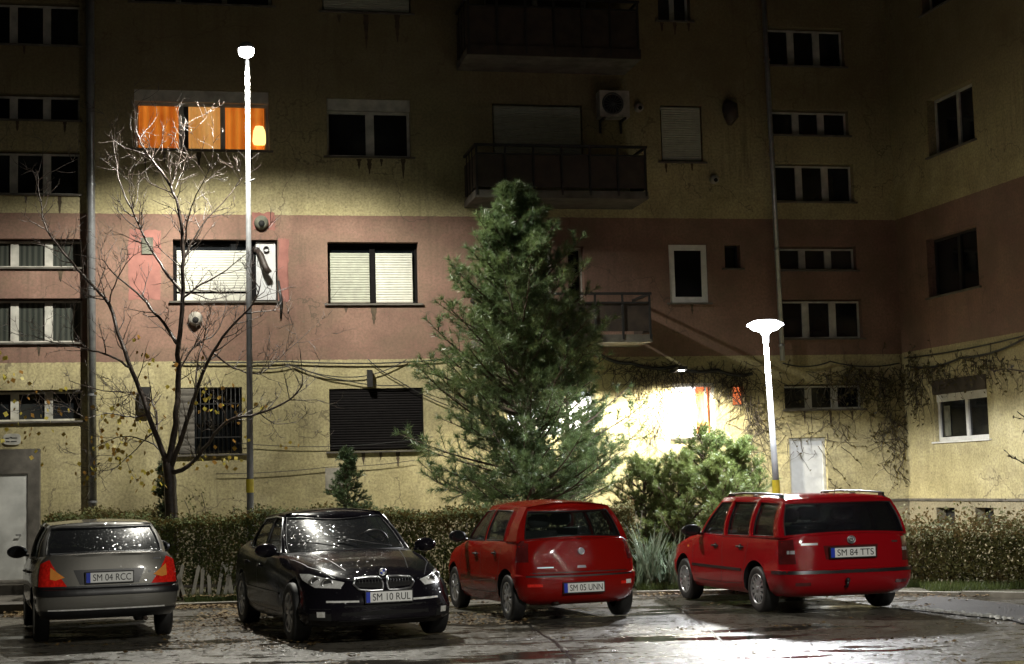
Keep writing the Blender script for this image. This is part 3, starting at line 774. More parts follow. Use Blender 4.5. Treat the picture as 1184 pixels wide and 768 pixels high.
# garden bed between kerb and facade: a quad following the facade
GY = 24.55
def gardenY(x): return 24.75 + x*.10
KP = [(-14, gardenY(-14)+.0), (-7.2, gardenY(-7.2)), (-2, 24.35), (1.6, 24.3), (3.2, 24.0), (5.2, 23.0), (7.0, 21.6), (9.5, 19.0), (12, 16)]
mb = MB(); vs = []; fs = []
for i, (x, y) in enumerate(KP):
    vs += [(x, y, .045), (x + (0 if x < 3 else 6), 36, .045)]
for i in range(len(KP)-1): fs.append((2*i, 2*i+2, 2*i+3, 2*i+1))
mb.add(vs, fs); tag(mb.build('garden_ground', M['soil']), kind='structure')
mb = MB()
for i in range(len(KP)-1):
    a, b_ = Vector((*KP[i], 0)), Vector((*KP[i+1], 0)); d = b_-a; n = max(1, int(d.length/1.0)); d /= n
    for k in range(n):
        p, q = a + d*k + d*.012, a + d*(k+1) - d*.012; w_ = Vector((-d.y, d.x, 0)).normalized()*.13
        j = rnd.uniform(-.012, .012)
        mb.add([(p-w_*.0)[:2]+(-.02,), (q)[:2]+(-.02,), (q+w_)[:2]+(-.02,), (p+w_)[:2]+(-.02,), (p)[:2]+(.050+j,), (q)[:2]+(.054+j,), (q+w_)[:2]+(.054+j,), (p+w_)[:2]+(.050+j,)],
               [(4, 5, 6, 7), (0, 1, 5, 4), (1, 2, 6, 5), (3, 0, 4, 7), (2, 3, 7, 6)])
tag(mb.build('kerb', M['conc']), kind='structure')
# left footway in front of the entrance, seen behind the silver saloon
mb = MB(); mb.box(-16, 23.9, -.01, -7.25, 29.0, .125); tag(mb.build('footway', M['darkconc']), kind='structure')
mb = MB(); mb.box(-16, 26.2, .125, -7.6, 29.0, .28); tag(mb.build('entrance_step', M['darkconc']), kind='structure')
# paved strip and low stones at the right kerb
M['gravel'] = soil_mat('wet_gravel', [(.3, (.03, .027, .024)), (.55, (.06, .055, .05)), (.75, (.12, .11, .10))])
mb = MB()
pa = [at_z(1040, 704), at_z(1075, 688), at_z(1184, 700), at_z(1250, 716), at_z(1250, 740), at_z(1165, 716)]
mb.add([(p.x, p.y, .004) for p in pa], [tuple(range(len(pa)))]); tag(mb.build('gravel_path', M['gravel']), kind='structure')

def leafquad(mb, c, s, rr, flat=0.0, mi=0, asp=.6):
    a = Vector((rr.gauss(0, 1), rr.gauss(0, 1), rr.gauss(0, 1)*(1-flat))).normalized()
    b = a.cross(Vector((rr.gauss(0, 1)*(1-flat), rr.gauss(0, 1)*(1-flat), 1))).normalized()
    mb.add([c-a*s, c+b*s*asp, c+a*s, c-b*s*asp], [(0, 1, 2, 3)], mi)

# ---- hedges
M['hedge'] = leaf_material('hedge_leaf', [(.025, .045, .012), (.055, .085, .018), (.10, .12, .028), (.11, .06, .02)], 1.6, .75)
M['hedge2'] = leaf_material('autumn_hedge_leaf', [(.035, .05, .015), (.085, .095, .025), (.13, .125, .035), (.11, .065, .03)], 1.8, .75)
M['stem'] = simple('hedge_stems', (.05, .04, .028), .8, var=.4)
def hedge(label, line, h, d, n, mat, seed, name='hedge', z0=.045, rag=.06, leaf=.028):
    rr = random.Random(seed); line = [Vector((*p, 0)) for p in line]
    seg = [(line[i+1]-line[i]).length for i in range(len(line)-1)]; tot = sum(seg)
    def at(s):
        k = 0
        while k < len(seg)-1 and s > seg[k]: s -= seg[k]; k += 1
        dd = (line[k+1]-line[k]).normalized(); return line[k]+dd*s, Vector((-dd.y, dd.x, 0))
    c0, _ = at(0); root = empty(name, (c0.x, c0.y, 0), 0, label, 'hedge')
    st = MB(); lf = MB()
    for _ in range(int(tot*26)):
        p, nn = at(rr.uniform(0, tot)); w_ = rr.uniform(-.3, .3)*d
        b_ = p + nn*w_; q = b_ + Vector((rr.gauss(0, .1), rr.gauss(0, .1), 0)); 
        st.tube([(b_.x-c0.x, b_.y-c0.y, z0-.05), (q.x-c0.x, q.y-c0.y, z0+h*.5), (q.x-c0.x+rr.gauss(0, .1), q.y-c0.y+rr.gauss(0, .1), z0+h*rr.uniform(.8, 1.0))], [.013, .009, .004], 4)
    for _ in range(n):
        s = rr.uniform(0, tot); p, nn = at(s)
        bulge = 1 + .10*math.sin(s*2.1+seed) + .06*math.sin(s*5.3)
        # shell biased sampling
        k = rr.random()
        if k < .62: w_ = -.5*d*bulge*(1-abs(rr.gauss(0, .16))); z = rr.random()**.85
        elif k < .88: w_ = rr.uniform(-.5, .5)*d*bulge; z = 1-abs(rr.gauss(0, .05))
        else: w_ = rr.uniform(-.5, .5)*d*bulge; z = rr.random()
        top = h*(1+.035*math.sin(s*1.7+seed)+.025*math.sin(s*6.1)) + abs(rr.gauss(0, rag))*(k > .62)
        if z < .16 and rr.random() < .6: continue
        lo = 1-.25*max(0, .35-z)/.35
        q = p + nn*w_*lo - c0; leafquad(lf, Vector((q.x, q.y, z0+z*top)), leaf*rr.uniform(.6, 1.25), rr)
    st.build('stems', M['stem'], root); lf.build('leaves', mat, root)
    return root
hedge('long clipped dark hedge behind the silver and black saloons', [(-7.35, 25.15), (-3.9, 25.25), (-.4, 25.35)], 1.24, .8, 46000, M['hedge'], 1)
hedge('yellowing clipped hedge behind the small red hatchback', [(-.35, 25.3), (1.0, 25.4), (1.85, 25.35)], 1.26, .8, 15000, M['hedge2'], 2)
hedge('short reddish hedge in the bed behind the long hedge by the drainpipe', [(-7.5, 27.6), (-5.9, 27.8)], 1.35, .6, 7000, M['hedge2'], 3)
hedge('loose ragged autumn hedge on the right under the basement windows', [(5.6, 24.3), (7.1, 23.35), (8.9, 22.0), (11, 20.3)], .74, 1.0, 34000, M['hedge2'], 4, rag=.17, leaf=.032)

# ---- picket fence in front of the long hedge
pf = empty('picket_fence', (-4.6, 24.84, 0), R(4), 'low broken pale picket fence against the long hedge', 'fence')
x = -.55 ; k = 0
for px in (186, 192, 203, 212, 221, 231, 241, 250, 258, 266):
    p = at_y(px, 672, 24.72); lx = p.x + 4.6
    mb = MB(); h = .46 + rnd.uniform(-.12, .07) + (.1 if px == 266 else 0); w_ = .026 + (.012 if px == 266 else 0)
    tl = rnd.uniform(-.10, .12); pts = [(-w_, 0), (w_, 0), (w_+tl, h-.04), (tl, h), (-w_+tl, h-.04)]
    mb.add([(lx+a, -.012, .12+b_) for a, b_ in pts] + [(lx+a, .012, .12+b_) for a, b_ in pts], [(0, 1, 2, 3, 4), (9, 8, 7, 6, 5)] + [(i, (i+5), (i+1) % 5+5, (i+1) % 5) for i in range(5)])
    mb.build('picket', M['greyframe'], pf)
for z in (.25,):
    mb = MB(); mb.box(-.6, .013, z, 1.35, .035, z+.04); mb.build('rail', M['darkconc'], pf)

# ---- grass and fallen leaves
def scatter(name, label, polys, n, mat, fn, seed):
    rr = random.Random(seed); mb = MB()
    for (x0, y0, x1, y1, z, wgt) in polys:
        for _ in range(int(n*wgt)):
            fn(mb, Vector((rr.uniform(x0, x1), rr.uniform(y0, y1), z)), rr)
    return tag(mb.build(name, mat), label, None, None, 'stuff')
def blade(mb, c, rr):
    h = rr.uniform(.05, .15); a = rr.random()*6.283; w_ = Vector((math.cos(a), math.sin(a), 0))*.004; l = Vector((rr.gauss(0, .03), rr.gauss(0, .03), h))
    mb.add([c-w_, c+w_, c+l*.6+w_*.6, c+l, c+l*.6-w_*.6], [(0, 1, 2, 3, 4)])
M['grass'] = leaf_material('grass_blade', [(.03, .05, .012), (.06, .09, .02), (.10, .12, .035)], 1.0)
M['litter'] = leaf_material('fallen_leaf', [(.045, .022, .01), (.10, .055, .018), (.16, .11, .03), (.09, .04, .02)], 5, .7, .05)
scatter('grass', 'short green grass along the kerb and under the hedges', [(-5.1, 24.55, -.6, 24.9, .045, .22), (1.8, 24.4, 3.4, 25.6, .045, .34), (5.0, 23.5, 6.0, 24.4, .045, .1), (5.8, 22.6, 7.6, 23.4, .04, .14), (7.2, 21.6, 8.6, 22.4, .04, .10)], 26000, M['grass'], blade, 11)
def fl(mb, c, rr):
    s = rr.uniform(.014, .036); a = rr.random()*6.283; u = Vector((math.cos(a), math.sin(a), rr.gauss(0, .2)))*s; v_ = Vector((-math.sin(a), math.cos(a), rr.gauss(0, .25)))*s*.7
    c = c + Vector((0, 0, .008 + rr.random()*.012)); mb.add([c-u, c+v_, c+u*.9, c-v_], [(0, 1, 2, 3)])
def clump(mb, c, rr):
    for _ in range(rr.choice((1, 1, 2, 6, 12))): fl(mb, c + Vector((rr.gauss(0, .10), rr.gauss(0, .07), rr.random()*.015)), rr)
scatter('fallen_leaves', 'wet brown fallen leaves lying along the kerb and on the asphalt',
        [(-5.2, 23.6, -.9, 24.5, 0, .30), (-5.0, 24.5, -.9, 24.85, .11, .14), (-4.4, 20.2, -2.9, 23.6, 0, .13), (-7.5, 22.8, -5.9, 24.0, 0, .12), (-4.3, 17.2, -2.2, 20, 0, .07), (-1.2, 19.6, .1, 21.2, 0, .05), (-6, 14.5, 6, 24, 0, .07), (4.5, 22, 7.5, 23, .0, .06), (1.6, 23.8, 4, 24.6, .0, .04)], 2600, M['litter'], clump, 12)
# small wet stones and broken kerb chips along the right edge
ch = MB(); rr = random.Random(5)
for i in range(170):
    s_ = rr.random(); a = at_z(1035, 702); b_ = at_z(1168, 716); p = a.lerp(b_, s_) + Vector((rr.gauss(0, .03), rr.gauss(0, .10), 0)); r_ = rr.uniform(.015, .05)
    ch.lathe([(0, r_*.7), (r_*.7, r_*.5), (r_, 0)], 6, (p.x, p.y, .002), smooth=False)
tag(ch.build('gravel', simple('pale_wet_stone', (.4, .4, .38), .2, var=.3, spec=.8)), 'pale wet stones in a line along the right kerb', None, None, 'stuff')
# gully / long joint in the asphalt
mb = MB()
for (pts, w_) in [([(470, 717), (560, 724), (700, 713), (860, 705), (1010, 700)], .035), ([(560, 742), (700, 735), (830, 727), (960, 724)], .02), ([(600, 716), (640, 740), (668, 768)], .02), ([(760, 690), (800, 712), (870, 768)], .018)]:
    P = [];
    for i in range(len(pts)-1):
        for k in range(10):
            s_ = k/10; q = at_z(pts[i][0]+(pts[i+1][0]-pts[i][0])*s_, pts[i][1]+(pts[i+1][1]-pts[i][1])*s_); P.append(q + Vector((rnd.gauss(0, .012), rnd.gauss(0, .012), 0)))
    vs = []
    for i, p in enumerate(P):
        d = (P[min(i+1, len(P)-1)]-P[max(0, i-1)]).normalized(); nn = Vector((-d.y, d.x, 0))*w_*rnd.uniform(.5, 1.2)
        vs += [(p.x-nn.x, p.y-nn.y, -.008), (p.x+nn.x, p.y+nn.y, -.008)]
    mb.add(vs, [(2*i, 2*i+2, 2*i+3, 2*i+1) for i in range(len(P)-1)])
tag(mb.build('road_joint', simple('tar_joint', (.02, .018, .016), .3, var=.3)), kind='structure')

# ---- rotary airer / lattice frame on the left edge is not shown; street lamps
p1 = at_y(289, 563, 25.78)
zt = at_y(290, 62, 25.78).z
lamp1 = empty('street_lamp', (p1.x, p1.y, 0), 0, 'tall thin street lamp with small bright head in front of the orange lit window', 'street lamp', 'street lamps of the yard')
def lean(p, pxa, pya): return at_y(pxa, pya, p.y).x - p.x
l1 = lean(p1, 286, 75)
mb = MB(); mb.tube([(0, 0, 0), (0, 0, 1.0), (l1*.5, 0, zt*.5), (l1, 0, zt-.12)], [.062, .058, .045, .034], 14); mb.build('post', M['galv'], lamp1)
mb = MB(); mb.lathe([(.064, 1.68), (.064, 1.9)], 14); mb.build('yellow_band', M['yellow'], lamp1)
mb = MB(); mb.lathe([(0, .13), (.07, .12), (.12, .07), (.135, .02), (.11, .02)], 20, (l1+.02, -.22, zt)); mb.tube([(l1, 0, zt-.14), (l1+.01, -.05, zt+.09), (l1+.02, -.2, zt+.11)], .03, 8); mb.build('housing', M['greenlens'], lamp1)
mb = MB(); mb.lathe([(.125, .018), (.128, -.04), (.11, -.09), (.06, -.12), (0, -.13)], 20, (l1+.02, -.22, zt)); mb.build('lens', M['bulb'], lamp1)
mb = MB(); q = at_y(291, 212, 25.78); mb.tube([(l1*.75-.06, 0, q.z), (l1*.75+.12, -.05, q.z+.06)], .012, 6); mb.build('clamp', M['iron'], lamp1)
point('light', (l1+.02, -.24, zt-.22), P_L1, .09, (1, .97, .86), 'SPOT', R(150), .45, (0, 0, 0), lamp1)

p2 = at_y(897, 555, 25.5); z2 = at_y(885, 378, 25.5).z; l2 = lean(p2, 885, 385)
lamp2 = empty('street_lamp', (p2.x, p2.y, 0), 0, 'short street lamp with a glowing flat disc head behind the red estate car', 'street lamp', 'street lamps of the yard')
mb = MB(); mb.tube([(0, 0, 0), (0, 0, 1.7), (l2, 0, z2-.25)], [.06, .052, .038], 14); mb.build('post', M['galv'], lamp2)
mb = MB(); mb.lathe([(.064, 1.45), (.062, 1.66)], 14); mb.build('yellow_band', M['yellow'], lamp2)
mb = MB(); mb.lathe([(0, .115), (.18, .10), (.285, .05), (.3, .02), (.28, .018)], 28, (l2, 0, z2)); mb.build('disc_cover', M['bulb2'], lamp2)
mb = MB(); mb.lathe([(.278, .016), (.2, -.05), (.09, -.085), (.05, -.14), (.046, -.26)], 28, (l2, 0, z2)); mb.build('lens', M['bulb2'], lamp2)
point('light', (l2, 0, z2-.28), P_L2, .16, (.97, .98, 1), 'SPOT', R(164), .12, (0, 0, 0), lamp2).location = (l2, -.12, z2-.30)
# the same kind of lamp behind the viewer lights the near side of the cars
lamp3 = empty('street_lamp', (5.2, 5.0, 0), 0, 'tall street lamp standing behind the viewer', 'street lamp', 'street lamps of the yard')
mb = MB(); mb.tube([(0, 0, 0), (0, 0, 7.4)], [.075, .045], 14); mb.build('post', M['galv'], lamp3)
mb = MB(); mb.lathe([(0, .16), (.10, .14), (.19, .06), (.2, .02), (.17, .02)], 20, (0, .1, 7.5)); mb.build('housing', M['greenlens'], lamp3)
mb = MB(); mb.lathe([(.165, .018), (.15, -.05), (.09, -.09), (0, -.1)], 20, (0, .1, 7.5)); mb.build('lens', M['bulb'], lamp3)
point('light', (0, .12, 7.32), P_L3, .1, (1, .96, .86), 'SPOT', R(166), .3, (0, 0, 0), lamp3)

# ================================================================ trees
def branch_curve(p, d, ln, rr, n=7, curl=.12, up=.05):
    P = [p.copy()]; d = d.normalized()
    for _ in range(n):
        d = (d + Vector((rr.gauss(0, curl), rr.gauss(0, curl), rr.gauss(0, curl)+up))).normalized(); p = p + d*(ln/n); P.append(p.copy())
    return P
# bare cherry tree
ct = empty('bare_tree', (0, 0, 0), 0, 'bare forked tree with wet twigs and a few yellow leaves in front of the drainpipe', 'tree')
TY = 25.95
base = at_y(197, 600, TY); ct.location = (base.x, base.y, 0); O = Vector((base.x, base.y, 0))
rr = random.Random(21)
def BP(pts, y0=0.0, y1=0.0):
    P = []
    for i, (x, y) in enumerate(pts):
        P.append(at_y(x, y, TY + y0 + (y1-y0)*i/(len(pts)-1)) - O)
    return P
def smooth(P):
    Q = []
    for i in range(len(P)-1):
        a = P[max(0, i-1)]; b_ = P[i]; c = P[i+1]; d = P[min(len(P)-1, i+2)]
        for k in range(4):
            t_ = k/4; Q.append(.5*((2*b_)+(c-a)*t_+(2*a-5*b_+4*c-d)*t_*t_+(3*b_-a-3*c+d)*t_**3))
    Q.append(P[-1]); return Q
mains = [
 ([(199, 640), (198, 590), (196, 548), (192, 528)], .115, .09, 0, 0),
 ([(194, 540), (203, 490), (206, 440), (207, 400), (211, 345), (212, 300), (208, 250), (197, 215), (176, 185), (163, 165), (156, 148)], .062, .009, 0, -.3),
 ([(192, 532), (172, 480), (158, 440), (140, 395), (126, 352), (112, 335), (90, 312), (68, 285), (52, 260), (46, 225), (41, 196)], .05, .008, 0, .7),
 ([(196, 545), (212, 500), (226, 455), (246, 408), (270, 375), (292, 352), (301, 330)], .048, .010, 0, -.8),
 ([(207, 400), (190, 375), (165, 345), (138, 322), (118, 300)], .035, .008, -.05, .6),
 ([(196, 548), (216, 540), (236, 520), (262, 488), (300, 478), (335, 462), (350, 442), (347, 405)], .045, .006, 0, -.6),
 ([(150, 425), (128, 412), (100, 404), (70, 398), (38, 388)], .025, .006, .1, .6),
 ([(211, 345), (232, 330), (262, 312), (290, 290)], .022, .005, -.1, -.5),
 ([(212, 300), (224, 276), (240, 252), (262, 230), (280, 205)], .022, .005, 0, .4),
 ([(211, 340), (190, 312), (172, 283), (156, 250), (140, 215), (133, 180), (129, 150)], .03, .006, 0, .3),
 ([(212, 300), (215, 265), (224, 232), (238, 205), (246, 180)], .02, .004, 0, -.6),
 ([(197, 215), (206, 190), (212, 165), (214, 140)], .012, .004, -.2, -.1),
 ([(226, 455), (228, 420), (236, 390), (240, 360)], .02, .006, -.2, .2),
 ([(192, 530), (182, 500), (178, 470), (160, 455), (120, 452), (80, 440)], .03, .005, .2, 1.0),
 ([(172, 480), (150, 482), (125, 478), (98, 484)], .02, .005, .1, -.6),
 ([(246, 408), (270, 425), (300, 432), (322, 415), (360, 380)], .02, .004, -.2, .3),
 ([(207, 430), (225, 400), (250, 385), (262, 350), (258, 325)], .02, .004, .1, .8),
 ([(126, 352), (132, 330), (150, 300), (166, 290)], .016, .004, .3, .2),
 ([(190, 525), (172, 512), (150, 505), (128, 508), (104, 522)], .018, .004, .1, .5),
 ([(178, 500), (150, 525), (135, 540), (118, 545)], .012, .004, .1, -.3),
 ([(98, 484), (75, 470), (50, 468), (20, 478)], .01, .004, -.5, -.3),
 ([(262, 488), (255, 470), (240, 455), (232, 448)], .012, .004, -.4, -.2),
 ([(300, 478), (318, 490), (345, 488)], .010, .004, -.3, -.5),
 ([(156, 250), (150, 228), (152, 205), (158, 190)], .012, .004, .1, .0),
]
tw = MB(); lv = MB(); kids = []
tr_mb = MB()
for mi_, (pts, r0, r1, y0, y1) in enumerate(mains):
    P = smooth(BP(pts, y0, y1)); n = len(P)
    P = [p + Vector((rr.gauss(0, .006), rr.gauss(0, .02), rr.gauss(0, .006))) if 0 < i < n-1 else p for i, p in enumerate(P)]
    rad = [r0 + (r1-r0)*(i/(n-1))**.75 for i in range(n)]
    (tr_mb if mi_ == 0 else tw).tube(P, rad, 8 if r0 > .03 else 6)
    if mi_:
        L_ = sum((P[i+1]-P[i]).length for i in range(n-1))
        for _ in range(int(L_*4.6)+4):
            i = rr.randrange(int(n*.2), n); kids.append((P[min(i, n-1)], (P[min(i+1, n-1)]-P[max(0, i-1)]).normalized(), rad[min(i, n-1)]))
def twig(p, d, r_, ln, lev):
    side = Vector((rr.gauss(0, 1), rr.gauss(0, 1), rr.gauss(0, .7))); side = (side - d*side.dot(d)).normalized()
    dd = (d*.65 + side*.85 + Vector((0, 0, .12))).normalized(); P = branch_curve(p, dd, ln, rr, 7, .13, .07)
    r0 = min(r_*.65, .011) if lev == 0 else .0052
    tw.tube(P, [r0*(1-i/9) for i in range(8)], 5 if lev == 0 else 4)
    if lev < 2:
        for _ in range(rr.choice((2, 3, 4)) if lev == 0 else rr.choice((0, 1, 2))):
            i = rr.randrange(2, 7); twig(P[i], (P[i+1]-P[i-1]).normalized(), r0, ln*rr.uniform(.35, .6), lev+1)
    return P
for (p, d, r_) in kids: twig(p, d, r_, rr.uniform(.3, .85), 0)
M['yleaf'] = leaf_material('yellow_cherry_leaf', [(.16, .14, .02), (.34, .3, .04), (.45, .38, .06), (.3, .15, .04)], 4, .4, .35)
for (px, py, s, n) in [(140, 505, 16, 26), (120, 520, 14, 20), (128, 478, 12, 16), (150, 535, 12, 16), (45, 500, 22, 22), (262, 470, 16, 26), (245, 455, 8, 8), (265, 525, 12, 14), (168, 410, 8, 7), (180, 470, 22, 16), (300, 470, 14, 8), (215, 430, 14, 8), (100, 545, 10, 12), (175, 555, 12, 24), (60, 470, 30, 24), (20, 425, 18, 12), (335, 515, 8, 4), (230, 530, 10, 10), (160, 390, 4, 4), (290, 510, 8, 5)]:
    for _ in range(n):
        p = at_y(px+rr.gauss(0, s), py+rr.gauss(0, s*.7), TY + rr.gauss(0, .45)) - O; a = Vector((rr.gauss(0, .4), rr.gauss(0, .4), -1)).normalized()*rr.uniform(.06, .10); b_ = a.cross(Vector((rr.gauss(0, 1), rr.gauss(0, 1), 0))).normalized()*a.length*.5
        lv.add([p, p+a*.45+b_, p+a, p+a*.45-b_], [(0, 1, 2, 3)])
tr_mb.build('trunk', M['bark'], ct); tw.build('crown', M['bark'], ct); lv.build('leaves', M['yleaf'], ct)

# pine
M['needle'] = leaf_material('pine_needle', [(.035, .07, .035), (.075, .125, .055), (.13, .185, .075), (.18, .24, .085)], 2.2, .32, .15)
def conifer(name, label, base, H, prof, seed, nwh, needle=.085, per=34, z_lo=.15, mat='needle', droop=-.05, trunk_r=.1, xoff=None, sub=(5, 9), nw=.0028, tuft=.16, lean=0.0, tips=False):
    rr = random.Random(seed); root = empty(name, base, 0, label, 'tree')
    tk = MB(); br = MB(); nd = MB()
    tk.tube([(0, 0, -.05), (.02, 0, H*.3), (.02+lean*.3, .02, H*.6), (lean, 0, H*.97)], [trunk_r, trunk_r*.8, trunk_r*.45, .012], 10)
    def tuftf(p, d, ln, k=1.0):
        n = int(per*k)
        a0 = Vector((0, 0, 1)) if abs(d.z) < .9 else Vector((1, 0, 0)); x = d.cross(a0).normalized(); y = d.cross(x)
        for i in range(n):
            t_ = rr.random(); q = p + d*(ln*t_); a = rr.random()*6.283
            o = (x*math.cos(a)+y*math.sin(a)); dr = (d*rr.uniform(.35, 1.1) + o*rr.uniform(.6, 1.0)).normalized(); l = needle*rr.uniform(.7, 1.15)
            w_ = dr.cross(Vector((rr.gauss(0, 1), rr.gauss(0, 1), rr.gauss(0, 1)))).normalized()*nw
            nd.add([q-w_, q+w_, q+dr*l], [(0, 1, 2)])
    for w in range(nwh):
        f = z_lo + (1-z_lo)*((w+rr.uniform(0, .6))/nwh)**(1.12 if tips else .9); z = H*f
        if f > .985: continue
        rmax = prof(f)
        a = rr.random()*6.283
        ln = rmax*rr.choice((rr.uniform(.5, .85), rr.uniform(.8, 1.15)))
        up = .25 + .9*f + droop
        d = Vector((math.cos(a), math.sin(a), up*.55)).normalized(); p = Vector((.02+lean*f, 0, z - ln*.25*min(1, up)))
        P = branch_curve(p, d, ln, rr, 8, .05, .045)
        br.tube(P, [.004+.022*min(1, ln)*(1-i/8.5) for i in range(9)], 5)
        for i in range(2, 9):
            dd = (P[i]-P[i-1]).normalized()
            if i > (5 if tips else 3): tuftf(P[i-1], dd, (P[i]-P[i-1]).length, .8)
            for _ in range(rr.choice(sub)//3 if i > 2 else 1):
                sd = Vector((rr.gauss(0, 1), rr.gauss(0, 1), rr.gauss(.15, .45))); sd = (sd-dd*sd.dot(dd)).normalized()
                sl = ln*rr.uniform(.16, .34)*(1.15-i/12); Q = branch_curve(P[i-1], dd*.75+sd*.8, max(.12, sl), rr, 4, .07, .09)
                br.tube(Q, [.006, .005, .004, .003, .002], 4)
                for j in range(2 if tips else 1, 5): tuftf(Q[j-1], (Q[j]-Q[j-1]).normalized(), (Q[j]-Q[j-1]).length*1.1, .55 if j < 4 else 1.1)
        e = (P[-1]-P[-2]).normalized(); tuftf(P[-1], e, .08, 1.4)
    for k in range(4): tuftf(Vector((lean, 0, H*(.93+.018*k))), Vector((rr.gauss(0, .2), rr.gauss(0, .2), 1)).normalized(), .1, 1.6)
    tk.build('trunk', M['pinebark'], root); br.build('branches', M['pinebark'], root); nd.build('crown', M[mat], root)
    return root
pb = at_y(612, 575, 26.9); ptop = at_y(592, 216, 26.9)
def pprof(f):
    pts = [(0, 1.7), (.2, 2.1), (.4, 2.2), (.6, 1.95), (.75, 1.4), (.86, .98), (.94, .55), (1, .12)]
    for (a, b_), (c, d) in zip(pts, pts[1:]):
        if a <= f <= c: return b_ + (d-b_)*(f-a)/(c-a)
conifer('pine_tree', 'big dark green pine with long needles standing behind the small red hatchback', (pb.x, pb.y, 0), ptop.z, pprof, 31, 235, per=30, z_lo=.17, trunk_r=.11, needle=.13, nw=.0040, sub=(6, 6, 9), tips=True, lean=ptop.x-pb.x-.02)
# second stem of a neighbouring pine close to the first, bare below
p = at_y(641, 575, 27.6)
conifer('pine_tree', 'thin shaded second pine just right of the big pine trunk', (p.x+.25, p.y, 0), 4.9, lambda f: 1.35*(1-.55*f), 32, 60, per=28, z_lo=.3, trunk_r=.07, needle=.13, nw=.0040, sub=(6, 9), tips=True)
M['fir2'] = leaf_material('shrub_fir_needle', [(.05, .09, .028), (.115, .165, .045), (.21, .25, .08)], 1.8, .4, .15)
M['fir'] = leaf_material('spruce_needle', [(.03, .06, .03), (.065, .105, .045), (.11, .15, .06)], 3, .4, .1)
p = at_y(401, 590, 27.6); top = at_y(401, 520, 27.6)
conifer('spruce_sapling', 'small spruce sapling rising behind the black saloon', (p.x, p.y, 0), top.z, lambda f: 1.0*(1.03-f), 33, 70, needle=.05, per=24, z_lo=.35, mat='fir', trunk_r=.025, sub=(3, 6), nw=.004, tips=True, droop=-.65)
p = at_y(189, 600, 26.6); top = at_y(189, 538, 26.6)
conifer('spruce_sapling', 'little spruce at the foot of the bare tree', (p.x, p.y, 0), top.z, lambda f: .5*(1.05-f), 34, 36, needle=.03, per=26, z_lo=.3, mat='fir', trunk_r=.03, sub=(3, 6), nw=.004)
for (px, top, Y, rad, lab, seed) in [(815, 500, 26.4, 1.5, 'widest green fir shrub beneath the bright window', 41), (745, 533, 26.0, 1.15, 'low spreading dark fir shrub beside the small red hatchback', 42), (857, 512, 26.1, 1.0, 'bushy green fir shrub nearest the short lamp post', 43), (785, 528, 25.7, 1.2, 'low fir shrub above the sword-leaved plant', 44), (835, 535, 25.6, 1.1, 'low fir shrub directly behind the red estate bonnet', 45)]:
    p = at_y(px, 600, Y); tp = at_y(px, top, Y)
    conifer('fir_shrub', lab, (p.x, p.y, 0), tp.z, lambda f, r_=rad: 1.2*r_*(1.08-f)**.8, seed, 78, needle=.08, per=20, z_lo=.04, mat='fir2', trunk_r=.03, sub=(6, 9), nw=.0032, droop=.25, tips=True)
# yucca-like sword leaves
M['sword'] = leaf_material('sword_leaf', [(.08, .12, .08), (.15, .2, .13), (.24, .28, .2)], 3, .3, .1)
for (px, Y, h, n, lab, sd) in [(748, 24.75, 1.05, 70, 'clump of pale upright sword leaves left of the red estate car', 51), (775, 24.65, .85, 46, 'smaller clump of sword leaves touching the red estate bonnet', 52)]:
    p = at_y(px, 655, Y); rr = random.Random(sd); root = empty('sword_plant', (p.x, p.y, .1), 0, lab, 'plant'); mb = MB()
    for _ in range(n):
        a = rr.random()*6.283; t_ = rr.uniform(.1, .55); l = h*rr.uniform(.6, 1.1); d = Vector((math.cos(a)*t_, math.sin(a)*t_, 1)).normalized(); w_ = Vector((-math.sin(a), math.cos(a), 0))
        P = []; q = Vector((rr.gauss(0, .08), rr.gauss(0, .06), 0))
        for k in range(6): P.append(q); q = q + d*l/5; d = (d + Vector((math.cos(a)*.06, math.sin(a)*.06, -.05))).normalized()
        vs = []
        for k, c in enumerate(P): ww = .018*(1-(k/5)**2)+.001; vs += [c-w_*ww, c+w_*ww]
        mb.add(vs, [(2*k, 2*k+1, 2*k+3, 2*k+2) for k in range(5)])
    mb.build('leaves', M['sword'], root)
# little leafy plant left of the tall post
p = at_y(262, 590, 26.4); rr = random.Random(61); root = empty('young_shrub', (p.x, p.y, .1), 0, 'sprig of small dark leaves above the hedge left of the tall lamp post', 'shrub')
mb = MB(); lf = MB(); tz = at_y(262, 576, 26.4).z - .1
for k in range(7):
    P = branch_curve(Vector((0, 0, 0)), Vector((rr.gauss(0, .25), rr.gauss(0, .2), 1)), tz*rr.uniform(.9, 1.15), rr, 8, .08, .02); mb.tube(P, .006, 5)
    for q in P[4:]:
        for _ in range(7): leafquad(lf, q + Vector((rr.gauss(0, .07), rr.gauss(0, .07), rr.gauss(0, .05))), .03, rr)
mb.build('stems', M['stem'], root); lf.build('leaves', M['hedge'], root)
